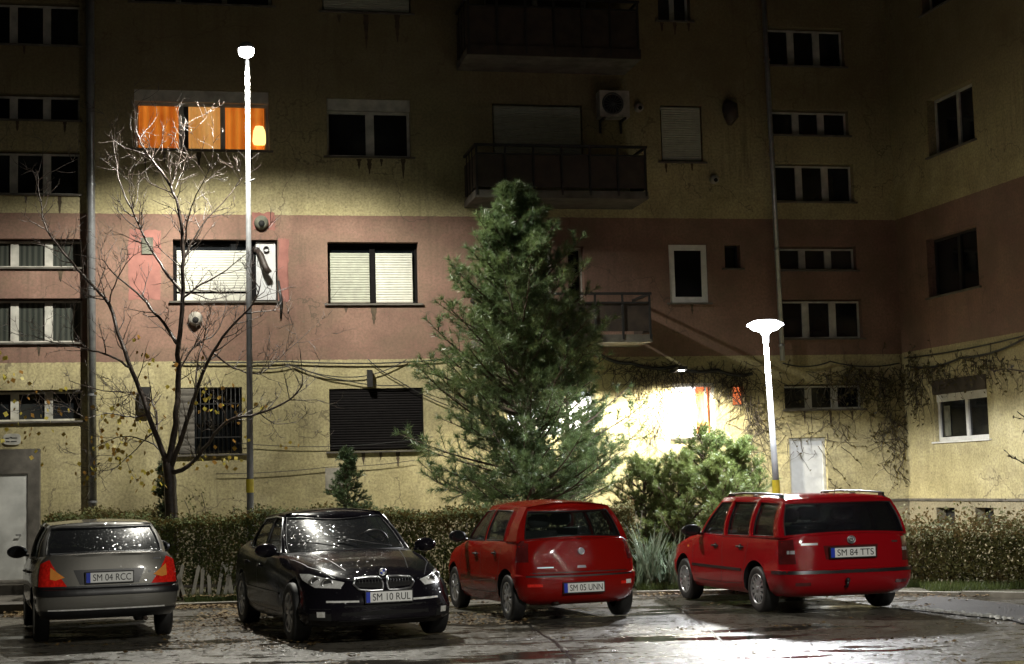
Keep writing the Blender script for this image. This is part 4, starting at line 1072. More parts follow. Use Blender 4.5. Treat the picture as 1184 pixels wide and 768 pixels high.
# limb of a tree standing just outside the right edge
bt = empty('bare_tree', (0, 0, 0), 0, 'dark bare tree tips reaching in front of the side building at the right edge', 'tree')
q0 = at_y(1232, 640, 22.6); bt.location = (q0.x, q0.y, 0); O2 = Vector((q0.x, q0.y, 0)); tk = MB(); cr = MB(); rr = random.Random(77)
tk.tube([(0, 0, 0), (.02, 0, 1.4), (-.02, 0, 2.9), (.05, .05, 4.6)], [.09, .075, .055, .02], 8)
for pts in ([(1233, 470), (1205, 436), (1186, 430), (1166, 427)], [(1232, 520), (1210, 494), (1190, 486), (1176, 476)], [(1233, 560), (1206, 545), (1188, 538), (1177, 532)], [(1236, 400), (1215, 372), (1200, 350)]):
    P = [at_y(x, y, 22.6 + rr.gauss(0, .1)) - O2 for x, y in pts]; cr.tube(smooth(P), [.03-.002*i for i in range((len(P)-1)*4+1)], 6)
    for _ in range(5):
        i = rr.randrange(1, len(P)); Q = branch_curve(P[i], Vector((rr.gauss(-.3, .5), rr.gauss(0, .5), rr.gauss(.2, .5))), rr.uniform(.12, .3), rr, 5, .15); cr.tube(Q, .005, 4)
        for q in Q[3:]: leafquad(cr, q, .03, rr)
tk.build('trunk', M['bark'], bt); cr.build('crown', M['bark'], bt)
# ================================================================ cars
def itab(tab):
    tab = sorted(tab)
    def f(x):
        if x <= tab[0][0]: return tab[0][1]
        for (a, b), (c, d) in zip(tab, tab[1:]):
            if x <= c:
                s = (x-a)/(c-a); s = s*s*(3-2*s)*.5 + s*.5
                return b + (d-b)*s
        return tab[-1][1]
    return f
NF, NS, NR = 13, 30, 13
def half(xf, xr, w, Lf, Lr, nf, nr, wf, wr):
    P = []
    for i in range(NF):
        t = math.pi/2*i/(NF-1); P.append((xf-Lf+Lf*max(0, math.cos(t))**(2/nf), wf*max(0, math.sin(t))**(2/nf)))
    x0, x1 = xf-Lf, xr+Lr
    for i in range(1, NS):
        s = i/NS; P.append((x0+(x1-x0)*s, w-(w-wf)*max(0, 1-s/.4)**2-(w-wr)*max(0, (s-.6)/.4)**2))
    for i in range(NR):
        t = math.pi/2*(1-i/(NR-1)); P.append((xr+Lr-Lr*max(0, math.cos(t))**(2/nr), wr*max(0, math.sin(t))**(2/nr)))
    return P
def link_temp(name, me, n):
    o = bpy.data.objects.new(name, me); COL.objects.link(o)
    for _ in range(n): me.materials.append(None)
    return o
class Car:
    def __init__(s, name, label, loc, deg, pm, glass, gr='cars parked in front of the apartment block'):
        s.root = empty(name, loc, R(deg), label, 'car', gr); s.pm = pm; s.glass = glass
    def body(s, levels, crown, arches, rw, gh, dark_z=None, hood_crease=0):
        """levels: (z or table, xf, xr, w, Lf, Lr, nf, nr, wf, wr)"""
        mb = MB(); rings = []; n = None
        for lv in levels:
            z = itab(lv[0]) if isinstance(lv[0], list) else (lambda x, q=lv[0]: q)
            h = half(*lv[1:]); n = len(h)
            ring = [(x, y, z(x)) for x, y in h] + [(x, -y, z(x)) for x, y in reversed(h[1:-1])]
            rings.append(ring)
        m_ = len(rings[0]); vs = [p for r in rings for p in r]; fs = []; mi = []
        for k in range(len(rings)-1):
            for i in range(m_):
                a, b = k*m_+i, k*m_+(i+1) % m_; fs.append((a, b, b+m_, a+m_)); mi.append(0)
        fs.append(tuple(range(m_-1, -1, -1))); mi.append(2)
        # top cap
        top = (len(rings)-1)*m_; Q = 10; rows = {}
        W_ = max(p[1] for p in rings[-1])
        for i in range(1, n-1):
            a = top+i; b = top+(m_-i); p, q = vs[a], vs[b]; row = [a]
            for k in range(1, Q):
                u = k/Q; y = p[1]+(q[1]-p[1])*u; e = 1-(2*u-1)**2
                row.append(len(vs)); vs.append((p[0], y, p[2] + crown*e*(p[1]/W_)**1.3 * (1 if True else 0)))
            row.append(b); rows[i] = row
        s.gx = (gh['ws'][0], gh['rw'][0])
        def capmat(c): return 1 if (s.gx[1]+.1 < c[0] < s.gx[0]-.1) and abs(c[1]) < gh['yb']-.06 else 0
        for i in range(1, n-2):
            for k in range(Q):
                f = (rows[i][k], rows[i][k+1], rows[i+1][k+1], rows[i+1][k]); c = [sum(vs[j][a] for j in f)/4 for a in (0, 1)]
                fs.append(f); mi.append(capmat(c))
        for k in range(Q):
            fs.append((top, rows[1][k+1], rows[1][k])); mi.append(0)
            fs.append((top+n-1, rows[n-2][k], rows[n-2][k+1])); mi.append(0)
        me = bpy.data.meshes.new('body'); me.from_pydata(vs, [], fs); me.polygons.foreach_set('material_index', mi)
        bm = bmesh.new(); bm.from_mesh(me); bmesh.ops.recalc_face_normals(bm, faces=bm.faces); bm.to_mesh(me); bm.free()
        o = bpy.data.objects.new('body', me); COL.objects.link(o)
        for mm in (s.pm, M['seat'], M['black']): me.materials.append(mm)
        cb = MB()
        for (xa, zc, ra) in arches:
            for sd in (1, -1):
                yo, yi = sd*(W_+.3), sd*(levels[3][3]-.27)
                vs2 = []; nn = 36
                for y in (yi, yo):
                    for k in range(nn): a = 2*math.pi*k/nn; vs2.append((xa+ra*math.cos(a), y, zc+ra*math.sin(a)))
                fs2 = [(k, (k+1) % nn, nn+(k+1) % nn, nn+k) for k in range(nn)] + [tuple(range(nn-1, -1, -1)), tuple(range(nn, 2*nn))]
                cb.add(vs2, fs2, 2)
        cut = cb.build('cutter', [s.pm, M['seat'], M['black']], fix=True)
        md = o.modifiers.new('b', 'BOOLEAN'); md.operation = 'DIFFERENCE'; md.object = cut; md.solver = 'EXACT'; md.material_mode = 'INDEX'
        bpy.context.view_layer.update(); dg = bpy.context.evaluated_depsgraph_get()
        nm = bpy.data.meshes.new_from_object(o.evaluated_get(dg))
        bpy.data.objects.remove(o); bpy.data.objects.remove(cut)
        nm.polygons.foreach_set('use_smooth', [True]*len(nm.polygons)); nm.set_sharp_from_angle(angle=R(38)); nm.name = 'body'
        s.b = bpy.data.objects.new('body', nm); COL.objects.link(s.b); s.b.parent = s.root
        bm = bmesh.new(); bm.from_mesh(nm); s.bvh = BVHTree.FromBMesh(bm); bm.free()
        s.greenhouse(levels[-1], crown, gh)
    def greenhouse(s, lv, crown, g):
        zt = itab(lv[0]); zr = itab(g['roofz'])
        (wxb, wxt, wk, wyb, wyt), (rxb, rxt, rk, ryb, ryt) = g['ws'], g['rw']
        yb, yt = g['yb'], g['yt']
        cols = []   # (xb,yb,xt,yt,kind of following span)
        NW = 6
        for i in range(NW+1):
            u = i/NW; cols.append((wxb-wk*u*u, wyb*u, wxt-wk*.75*u*u, wyt*u, 'WS' if i < NW else 'P'))
        def taper(x, a, b):   # side plan narrows a little to the ends
            L_ = (wxb-rxb)/2; c = (wxb+rxb)/2; k = abs((x-c)/L_); return a*(1-.045*k**2.5)
        for (a, b, kind) in g['side']:
            cols.append((a, taper(a, yb, 0), b, taper(b, yt, 0)*1.0, kind))
        for i in range(NW+1):
            u = 1-i/NW; cols.append((rxb+rk*u*u, ryb*u, rxt+rk*.8*u*u, ryt*u, 'RW' if i < NW else None))
        VV = [0, g.get('v0', .07)] + [g.get('v0', .07)+(g.get('v1', .89)-g.get('v0', .07))*k/5 for k in range(1, 6)] + [1]
        bz = g.get('dz', .02)
        def pt(c, v, sg=1):
            xb, y0, xt, y1, _ = c; z0 = zt(xb)-bz + crown*(1-(abs(y0)/lv[3])**2)*.9*(1 if True else 0); z1 = zr(xt)
            e = math.sin(math.pi*min(1, v)); x = xb+(xt-xb)*v; y = y0+(y1-y0)*v; z = z0+(z1-z0)*v
            wside = (abs(y0)/yb)**4
            y += g.get('bulge', .035)*e*wside*(1 if y0 > 0 else 0)
            if xb > (wxb+rxb)/2: x += .02*e*(1-wside)
            else: x -= g.get('rbulge', .025)*e*(1-wside)
            return Vector((x, y*sg, z))
        n = len(cols); H = len(VV)
        full = [(i, 1) for i in range(n)] + [(i, -1) for i in range(n-2, 0, -1)]
        vid = {}; vs = []
        for (i, sg) in full:
            for j, v in enumerate(VV): vid[(i, sg, j)] = len(vs); vs.append(tuple(pt(cols[i], v, sg)))
        for j in range(H): vid[(0, -1, j)] = vid[(0, 1, j)]; vid[(n-1, -1, j)] = vid[(n-1, 1, j)]
        fs = []; mi = []; glass = {}
        for sg in (1, -1):
            for i in range(n-1):
                kind = cols[i][4]
                for j in range(H-1):
                    q = [vid[(i, sg, j)], vid[(i+1, sg, j)], vid[(i+1, sg, j+1)], vid[(i, sg, j+1)]]
                    if sg < 0: q.reverse()
                    if kind in ('WS', 'RW', 'G') and 0 < j < H-2:
                        key = kind if kind != 'G' else ('G', sg, i); glass.setdefault(key, []).append((q, sg))
                    else:
                        fs.append(tuple(q)); mi.append(1 if kind == 'K' and 0 < j < H-2 else 0)
        # roof
        Q = 8; rows = {}
        wmax = max(c[3] for c in cols)
        for i in range(1, n-1):
            a, b = vid[(i, 1, H-1)], vid[(i, -1, H-1)]; p, q = vs[a], vs[b]; row = [a]
            for k in range(1, Q):
                u = k/Q; e = 1-(2*u-1)**2; row.append(len(vs)); vs.append((p[0], p[1]+(q[1]-p[1])*u, p[2]+g.get('crown', .045)*e*min(1, p[1]/wmax)))
            row.append(b); rows[i] = row
        for i in range(1, n-2):
            for k in range(Q): fs.append((rows[i][k], rows[i+1][k], rows[i+1][k+1], rows[i][k+1])); mi.append(0)
        for k in range(Q):
            fs.append((vid[(0, 1, H-1)], rows[1][k], rows[1][k+1])); mi.append(0); fs.append((vid[(n-1, 1, H-1)], rows[n-2][k+1], rows[n-2][k])); mi.append(0)
        me = bpy.data.meshes.new('roof'); me.from_pydata(vs, [], fs); me.polygons.foreach_set('material_index', mi)
        me.polygons.foreach_set('use_smooth', [True]*len(fs))
        bm = bmesh.new(); bm.from_mesh(me); bmesh.ops.recalc_face_normals(bm, faces=bm.faces)
        bm.to_mesh(me); bm.free(); me.set_sharp_from_angle(angle=R(45))
        o = link('roof', me, [s.pm, M['black']], s.root); s.roof = o
        sol = o.modifiers.new('s', 'SOLIDIFY'); sol.thickness = .03; sol.offset = -1; sol.use_even_offset = False
        bm = bmesh.new(); bm.from_mesh(me)
        allf = BVHTree.FromBMesh(bm); bm.free()
        for key, qs in glass.items():
            used = {}; gv = []; gf = []
            for q, sg in qs:
                f = []
                for a in q:
                    if a not in used:
                        used[a] = len(gv); p = Vector(vs[a])
                        if key == 'WS': p += Vector((-.009, 0, -.006))
                        elif key == 'RW': p += Vector((.009, 0, -.005))
                        else: p += Vector((0, -.009*key[1], 0))
                        gv.append(tuple(p))
                    f.append(used[a])
                gf.append(tuple(f))
            nm = 'windscreen' if key == 'WS' else 'rear_window' if key == 'RW' else 'side_window'
            mb = MB(); mb.add(gv, gf, 0, True)
            gm = s.glass[0 if key == 'WS' else 1 if key == 'RW' else 2]
            mb.build(nm, gm, s.root)
            # rubber seal around the opening
            eds = {}
            for f in gf:
                for a, b in zip(f, f[1:]+f[:1]):
                    k_ = (min(a, b), max(a, b)); eds[k_] = eds.get(k_, 0)+1
            adj = {}
            for (a, b), c in eds.items():
                if c == 1: adj.setdefault(a, []).append(b); adj.setdefault(b, []).append(a)
            st = next(iter(adj)); loop = [st]; prev = None; cur = st
            while True:
                nx = [q for q in adj[cur] if q != prev]
                if not nx or nx[0] == st: break
                prev, cur = cur, nx[0]; loop.append(cur)
                if len(loop) > 400: break
            o_ = Vector((.004, 0, .006)) if key == 'WS' else Vector((-.004, 0, .006)) if key == 'RW' else Vector((0, .006*key[1], 0))
            P = [Vector(gv[k])+o_ for k in loop+[loop[0]]]
            mb = MB(); mb.tube(P, g.get('seal', .009), 5, cap=False); mb.build('window_seal', M[g.get('sealmat', 'black')], s.root)
        s.cols = cols; s.pt = pt
    def patch(s, name, pts, d, mat, off=.004, cell=.07, parent=None, depth=.012, mirror=False, soft=True):
        """pieces that lie on the bodywork: outline given near the surface, laid on it along d"""
        out = []
        for sg in ((1, -1) if mirror else (1,)):
            dd = Vector((d[0], d[1]*sg, d[2])).normalized(); P = [Vector((p[0], p[1]*sg, p[2])) for p in pts]
            a = Vector((0, 0, 1)) if abs(dd.z) < .9 else Vector((1, 0, 0)); U = dd.cross(a).normalized(); V = U.cross(dd)
            Q = [(p.dot(U), p.dot(V)) for p in P]
            bm = bmesh.new(); vs = [bm.verts.new((u, v, 0)) for u, v in Q]; bm.faces.new(vs)
            u0, u1 = min(q[0] for q in Q), max(q[0] for q in Q); v0, v1 = min(q[1] for q in Q), max(q[1] for q in Q)
            nu, nv = max(1, int((u1-u0)/cell)), max(1, int((v1-v0)/cell))
            for k in range(1, nu): bmesh.ops.bisect_plane(bm, geom=bm.verts[:]+bm.edges[:]+bm.faces[:], plane_co=(u0+(u1-u0)*k/nu, 0, 0), plane_no=(1, 0, 0))
            for k in range(1, nv): bmesh.ops.bisect_plane(bm, geom=bm.verts[:]+bm.edges[:]+bm.faces[:], plane_co=(0, v0+(v1-v0)*k/nv, 0), plane_no=(0, 1, 0))
            W_ = sum((p.dot(dd) for p in P))/len(P)
            pos = {}; nrm = {}
            for v in bm.verts:
                o = U*v.co.x + V*v.co.y + dd*(W_-1.2); h = s.bvh.ray_cast(o, dd, 2.0)
                if h[0] is None:
                    h = s.bvh.find_nearest(U*v.co.x+V*v.co.y+dd*W_)
                nn = h[1] if h[1].dot(dd) < 0 else -h[1]
                if nn.dot(-dd) < .25: nn = (nn - dd*.5).normalized()
                pos[v] = h[0] + nn*off; nrm[v] = nn
            for v in bm.verts: v.co = pos[v]
            be = [e for e in bm.edges if e.is_boundary]; r = bmesh.ops.extrude_edge_only(bm, edges=be)
            nvs = [x for x in r['geom'] if isinstance(x, bmesh.types.BMVert)]
            loc2n = {tuple(round(c, 5) for c in pos[v]): nrm[v] for v in pos if v.is_valid}
            for v in nvs:
                nn = loc2n.get(tuple(round(c, 5) for c in v.co), -dd); v.co -= nn*(off+depth)
            bmesh.ops.recalc_face_normals(bm, faces=bm.faces)
            me = bpy.data.meshes.new(name); bm.to_mesh(me); bm.free()
            me.polygons.foreach_set('use_smooth', [True]*len(me.polygons)); me.set_sharp_from_angle(angle=R(40))
            out.append(link(name, me, mat if not isinstance(mat, str) else M[mat], parent or s.root))
        return out
    def seam(s, pts, d, w=.008, name='panel_gap', mirror=True, closed=False, mat='ink', off=.0012):
        for sg in ((1, -1) if mirror else (1,)):
            dd = Vector((d[0], d[1]*sg, d[2])).normalized(); P = []
            pp = [Vector((p[0], p[1]*sg, p[2])) for p in pts]
            if closed: pp.append(pp[0])
            mb = MB(); vs = []
            for a, b in zip(pp, pp[1:]):
                m_ = max(2, int((b-a).length/.05))
                for k in range(m_): P.append(a.lerp(b, k/m_))
            P.append(pp[-1]); R_ = []
            for p in P:
                h = s.bvh.ray_cast(p-dd*.8, dd, 1.6)
                if h[0] is None: continue
                nn = h[1] if h[1].dot(dd) < 0 else -h[1]; R_.append((h[0]+nn*off, nn))
            for i, (p, nn) in enumerate(R_):
                t = (R_[min(i+1, len(R_)-1)][0]-R_[max(0, i-1)][0]).normalized(); q = nn.cross(t).normalized()*w/2
                vs += [p-q, p+q]
            if len(R_) > 1: mb.add(vs, [(2*i, 2*i+1, 2*i+3, 2*i+2) for i in range(len(R_)-1)], 0, True); mb.build(name, M[mat], s.root)
    def wheels(s, xs, track, r, width=.185, spokes=9, mat='rim', style='cap'):
        for x in xs:
            for sg in (1, -1):
                h = width/2; mb = MB()
                mb.lathe([(r*.60, -h), (r*.90, -h), (r*.97, -h+.012), (r, -h+.03), (r, h-.03), (r*.97, h-.012), (r*.90, h), (r*.70, h-.004), (r*.665, h-.012)], 40, (x, sg*track, r), 'y')
                if sg < 0: mb.v = [(a, -2*track-b if False else 2*sg*track-b, c) for a, b, c in mb.v]
                w_ = mb.build('wheel', M['rubber'], s.root)
                yo = sg*track + sg*(h-.012)
                mb = MB(); mb.lathe([(r*.67, 0), (r*.65, -sg*.01), (r*.62, -sg*.012), (r*.60, -sg*.05), (0, -sg*.06)], 40, (x, yo, r), 'y'); mb.build('rim_well', M['black'], w_)
                mb = MB(); mb.lathe([(r*.675, sg*.002), (r*.66, sg*.008), (r*.61, sg*.004), (r*.585, -sg*.012)], 40, (x, yo, r), 'y')
                mb.lathe([(r*.17, -sg*.01), (r*.15, sg*.006), (0, sg*.012)], 20, (x, yo, r), 'y')
                ph = rnd.random()*6
                for k in range(spokes):
                    a = ph+2*math.pi*k/spokes; c, q = math.cos(a), math.sin(a); t = (-q, c)
                    wi, wo = (.020, .034) if style == 'cap' else (.022, .016)
                    pts = []
                    for (rad, ww, yy) in ((r*.12, wi, sg*.004), (r*.62, wo, -sg*.002)):
                        for e in (-1, 1): pts.append((x+c*rad+t[0]*ww*e, yo+yy, r+q*rad+t[1]*ww*e))
                    for (rad, ww, yy) in ((r*.12, wi, -sg*.02), (r*.62, wo, -sg*.025)):
                        for e in (-1, 1): pts.append((x+c*rad+t[0]*ww*e*1.2, yo+yy, r+q*rad+t[1]*ww*e*1.2))
                    mb.add(pts, [(0, 1, 3, 2), (0, 2, 6, 4), (1, 5, 7, 3)])
                mb.build('hubcap', M[mat], w_)
    def plate(s, text, x, y, z, front, tilt=0.0, w=.52, h=.112):
        sx = 1 if front else -1; rt = Vector((0, sx, 0)); up = Vector((math.sin(tilt)*-sx, 0, math.cos(tilt))); n = Vector((sx, 0, 0)) if not tilt else rt.cross(up)
        n = rt.cross(up).normalized(); c = Vector((x, y, z))
        def slab(a0, b0, a1, b1, n0, n1):
            P = [c+rt*a+up*b+n*k for k in (n0, n1) for a, b in ((a0, b0), (a1, b0), (a1, b1), (a0, b1))]
            return P, [(0, 3, 2, 1), (4, 5, 6, 7), (0, 1, 5, 4), (1, 2, 6, 5), (2, 3, 7, 6), (3, 0, 4, 7)]
        mb = MB(); mb.add(*slab(-w/2-.012, -h/2-.012, w/2+.012, h/2+.012, -.03, .0)); fr = mb.build('plate_holder', M['black'], s.root)
        mb = MB(); mb.add(*slab(-w/2+.045, -h/2, w/2, h/2, .0005, .004)); mb.build('number_plate', M['plate'], fr)
        mb = MB(); mb.add(*slab(-w/2, -h/2, -w/2+.045, h/2, .0005, .004)); mb.build('blue_band', M['blue'], fr)
        cu = bpy.data.curves.new('lettering', 'FONT'); cu.body = text; cu.size = .115; cu.extrude = .001; cu.offset = 0; cu.align_x = 'CENTER'; cu.align_y = 'CENTER'
        to = bpy.data.objects.new('t', cu); COL.objects.link(to); bpy.context.view_layer.update()
        me = bpy.data.meshes.new_from_object(to.evaluated_get(bpy.context.evaluated_depsgraph_get())); bpy.data.objects.remove(to)
        xs = [v.co.x for v in me.vertices]; ys = [v.co.y for v in me.vertices]; k = (w-.095)/(max(xs)-min(xs)); ky = .076/(max(ys)-min(ys)); mx, my = (max(xs)+min(xs))/2, (max(ys)+min(ys))/2
        for v in me.vertices: v.co = c + rt*((v.co.x-mx)*k+.026) + up*((v.co.y-my)*ky) + n*(.0055+v.co.z)
        me.materials.clear(); link('lettering', me, M['ink'], fr)
    def mirror(s, x, y, z, mat, sc_=1.0):
        for sg in (1, -1):
            mb = MB(); pr = [(0, .06), (.045, .05), (.075, .02), (.082, -.02), (.078, -.045), (0, -.046)]
            mb.lathe(pr, 20, (0, 0, 0), 'x')
            mb.v = [(x+a*1.15*sc_, sg*(y+.11)+b*1.5*sc_, z+c*.95*sc_) for a, b, c in mb.v]
            mb.tube([(x+.01, sg*(y-.04), z-.05), (x+.01, sg*(y+.06), z-.035)], .02, 8)
            o = mb.build('wing_mirror', mat if not isinstance(mat, str) else M[mat], s.root)
            g = MB(); g.lathe([(.062, 0), (0, 0)], 16, (0, 0, 0), 'x'); g.v = [(x-.0545*sc_, sg*(y+.11)+b*1.45*sc_, z+c*.9*sc_) for a, b, c in g.v]; g.build('mirror_glass', M['pane'], o)
    def handle(s, x, z, mat, parent=None, L_=.17):
        for sg in (1, -1):
            h = s.bvh.ray_cast(Vector((x, sg*2, z)), Vector((0, -sg, 0)), 3)
            if h[0] is None: continue
            y = abs(h[0].y); mb = MB()
            mb.tube([(x-L_/2, sg*(y-.005), z), (x-L_/2+.02, sg*(y+.022), z+.003), (x+L_/2-.02, sg*(y+.024), z+.003), (x+L_/2, sg*(y-.005), z)], [.010, .013, .013, .010], 8)
            mb.lathe([(.045, .0), (.03, .003), (0, .003)], 12, (x, 0, z-.005), 'y'); m2 = len(mb.v)
            mb.v = [(a, b, c) if abs(b) > .2 else (a, sg*(y+.001)+sg*b, c) for a, b, c in mb.v]
            mb.build('door_handle', mat if not isinstance(mat, str) else M[mat], s.root)
    def seats(s, rows, zb, top, wheel=None):
        for (x, ys) in rows:
            for y in ys:
                mb = MB(); mb.lathe([(0, -.09), (.09, -.085), (.12, -.03), (.12, .05), (.08, .1), (0, .105)], 14); 
                mb.v = [(x-.05+b*.5, y+a*1.25, top+c*.9) for a, b, c in [(p[0], p[1], p[2]) for p in mb.v]]
                mb.tube([(x-.04, y-.05, zb-.05), (x-.05, y-.05, top-.03)], .008, 6); mb.tube([(x-.04, y+.05, zb-.05), (x-.05, y+.05, top-.03)], .008, 6)
                b2 = MB(); w_ = .24
                vs = [(x+.05, -w_, zb-.15), (x+.05, w_, zb-.15), (x-.08, w_*.85, top-.11), (x-.08, -w_*.85, top-.11), (x-.06, -w_, zb-.15), (x-.06, w_, zb-.15), (x-.15, w_*.85, top-.12), (x-.15, -w_*.85, top-.12)]
                mb.add([(a, y+b, c) for a, b, c in vs], [(0, 1, 2, 3), (5, 4, 7, 6), (3, 2, 6, 7), (0, 3, 7, 4), (1, 5, 6, 2)])
                mb.build('seat', M['seat'], s.root)
        if wheel:
            x, y, z = wheel; P = [(x+math.sin(a)*.19*.35, y+math.cos(a)*.19, z+math.sin(a)*.19*.93) for a in [2*math.pi*k/24 for k in range(25)]]
            mb = MB(); mb.tube(P, .014, 6, cap=False); mb.tube([(x, y-.18, z), (x, y+.18, z)], .015, 5); mb.build('steering_wheel', M['black'], s.root)
    def disc(s, name, x, y, z, r, nx, mats, prof=None):
        mb = MB(); mb.lathe(prof or [(r, -.004), (r, .006), (r*.86, .010), (r*.8, .007)], 24, (0, 0, 0), 'x'); mb.lathe([(r*.8, .007), (0, .007)], 24, (0, 0, 0), 'x', 1)
        mb.v = [(x+a*nx, y+b, z+c) for a, b, c in mb.v]; return mb.build(name, mats, s.root)

red1 = paint('dark_red_car_paint', (.23, .006, .004), rough=.35, drops=.25, dk=.12, coatw=.8)
red2 = paint('bright_red_car_paint', (.27, .004, .008), rough=.35, drops=.25, dk=.12, coatw=.8)
blk = paint('wet_black_car_paint', (.008, .007, .010), metal=.0, rough=.2, drops=1.0, dk=.0, sparkle=.5, sps=60, coatw=.65, crough=.16)
slv = paint('dull_silver_car_paint', (.15, .145, .13), metal=.35, rough=.3, drops=.6, sparkle=.45, sps=70)
gA = glass_mat('clear_wet_glass', (.01, .012, .012), .42, .5); gB = glass_mat('tinted_wet_glass', (.006, .006, .008), .93, .5)
gC = glass_mat('rain_beaded_glass', (.015, .016, .018), .85, 1.0, rough=.17, scale=60, sparkle=.4); gD = glass_mat('side_glass_wet', (.01, .012, .014), .72, .5)

# ---------------------------------------------------------------- small red hatchback (rear to camera)
c = Car('hatchback', 'small dark red hatchback with rounded tail parked between the black saloon and the red estate', (.23, 21.59, 0), 107.6, red1, (gA, gA, gD))
c.body([(.21, 1.84, -1.70, .76, .55, .40, 2.4, 2.6, .70, .70), (.29, 1.95, -1.82, .80, .6, .42, 2.5, 2.9, .76, .76), (.42, 1.98, -1.87, .825, .62, .42, 2.6, 3.0, .79, .79),
        (.545, 1.98, -1.875, .832, .62, .40, 2.6, 3.0, .80, .80), (.575, 1.97, -1.865, .832, .62, .40, 2.6, 3.0, .80, .80), (.59, 1.965, -1.825, .83, .62, .38, 2.5, 3.0, .80, .79),
        (.74, [1][0]*1.92, -1.815, .825, .62, .38, 2.4, 3.0, .78, .785),
        ([(-1.8, .93), (-1.2, .93), (.6, .90), (1.2, .85), (1.6, .79), (1.9, .75)], 1.89, -1.79, .812, .66, .42, 2.3, 2.6, .74, .76),
        ([(-1.8, 1.0), (-1.2, .985), (.6, .955), (1.1, .91), (1.5, .84), (1.86, .765)], 1.84, -1.765, .775, .7, .42, 2.2, 2.5, .68, .72)],
       .05, [(1.23, .30, .35), (-1.23, .30, .35)], 0, dict(ws=(1.12, .33, .42, .66, .52), rw=(-1.72, -1.44, .16, .64, .50), yb=.765, yt=.555,
       side=[(.66, .06, 'G'), (-.18, -.24, 'B'), (-.28, -.32, 'G'), (-1.02, -.98, 'B'), (-1.22, -1.16, 'B'), (-1.50, -1.36, 'B')], roofz=[(-1.5, 1.395), (-1.2, 1.42), (-.3, 1.435), (.1, 1.42), (.35, 1.375)], v0=.08, v1=.86, dz=.03, crown=.055))
c.wheels([1.23, -1.23], .71, .29, .175, 9)
c.patch('tailgate', [(-1.8, -.60, .62), (-1.8, .60, .62), (-1.8, .66, .98), (-1.8, -.66, .98)], (1, 0, 0), red1, .004)
c.seam([(-1.9, -.64, .605), (-1.9, .64, .605)], (1, 0, 0), .012, mirror=False)
c.seam([(-1.9, -.70, .567), (-1.9, 0, .560), (-1.9, .70, .567)], (1, 0, 0), .020, 'bumper_trim', mirror=False, off=.003)
c.patch('tail_light', [(-1.74, .67, .74), (-1.60, .80, .74), (-1.58, .785, .99), (-1.72, .70, 1.0)], (.75, -.65, 0), 'darklamp', .006, .05, mirror=True)
c.patch('rear_reflector', [(-1.86, .52, .44), (-1.82, .70, .44), (-1.82, .70, .475), (-1.86, .52, .475)], (1, -.25, 0), 'redlamp', .005, mirror=True)
c.patch('reversing_light', [(-1.86, -.60, .44), (-1.84, -.68, .44), (-1.84, -.68, .49), (-1.86, -.60, .49)], (1, .2, 0), 'clearlamp', .006)
for xx in ([(.74, .2), (-.22, .2)],): pass
c.seam([(.78, .9, .84), (.80, .9, .5), (.70, .9, .32), (-.14, .9, .32), (-.20, .9, .55), (-.20, .9, .95)], (0, -1, 0))
c.seam([(-.20, .9, .32), (-.80, .9, .34), (-.95, .9, .60), (-1.04, .9, .95)], (0, -1, 0))
c.patch('side_moulding', [(.80, .9, .50), (-.88, .9, .50), (-.88, .9, .535), (.80, .9, .535)], (0, -1, 0), red1, .012, .1, mirror=True)
c.handle(.02, .80, 'black'); c.handle(-.80, .83, 'black', L_=.12)
c.mirror(.62, .80, 1.02, 'black')
c.plate('SM 05 UNN', -1.90, 0.0, .42, False)
c.disc('badge', -1.828, 0, .86, .045, -1, [M['chrome'], M['greenlens']])
c.patch('rear_wiper_base', [(-1.8, -.03, 1.005), (-1.8, .03, 1.005), (-1.8, .03, 1.03), (-1.8, -.03, 1.03)], (1, 0, 0), 'black', .006)
c.patch('tailgate_handle', [(-1.8, -.06, .655), (-1.8, .06, .655), (-1.8, .05, .685), (-1.8, -.05, .685)], (1, 0, 0), 'chrome', .012, .03)
c.patch('name_badge', [(-1.8, .36, .665), (-1.8, .56, .665), (-1.8, .56, .678), (-1.8, .36, .678)], (1, 0, 0), 'chrome', .008, .05)
c.seats([(-.05, (.34, -.34)), (-1.05, (.30,))], 1.0, 1.22, (.45, .34, 1.05))
mb = MB(); mb.tube([(-1.7, .35, .22), (-1.88, .35, .24)], .022, 10); mb.build('exhaust_pipe', M['rust'], c.root)
mb = MB(); mb.tube([(.3, 0, 1.47), (.22, 0, 1.53), (-.05, 0, 1.72)], [.012, .006, .002], 6); mb.build('aerial', M['black'], c.root)

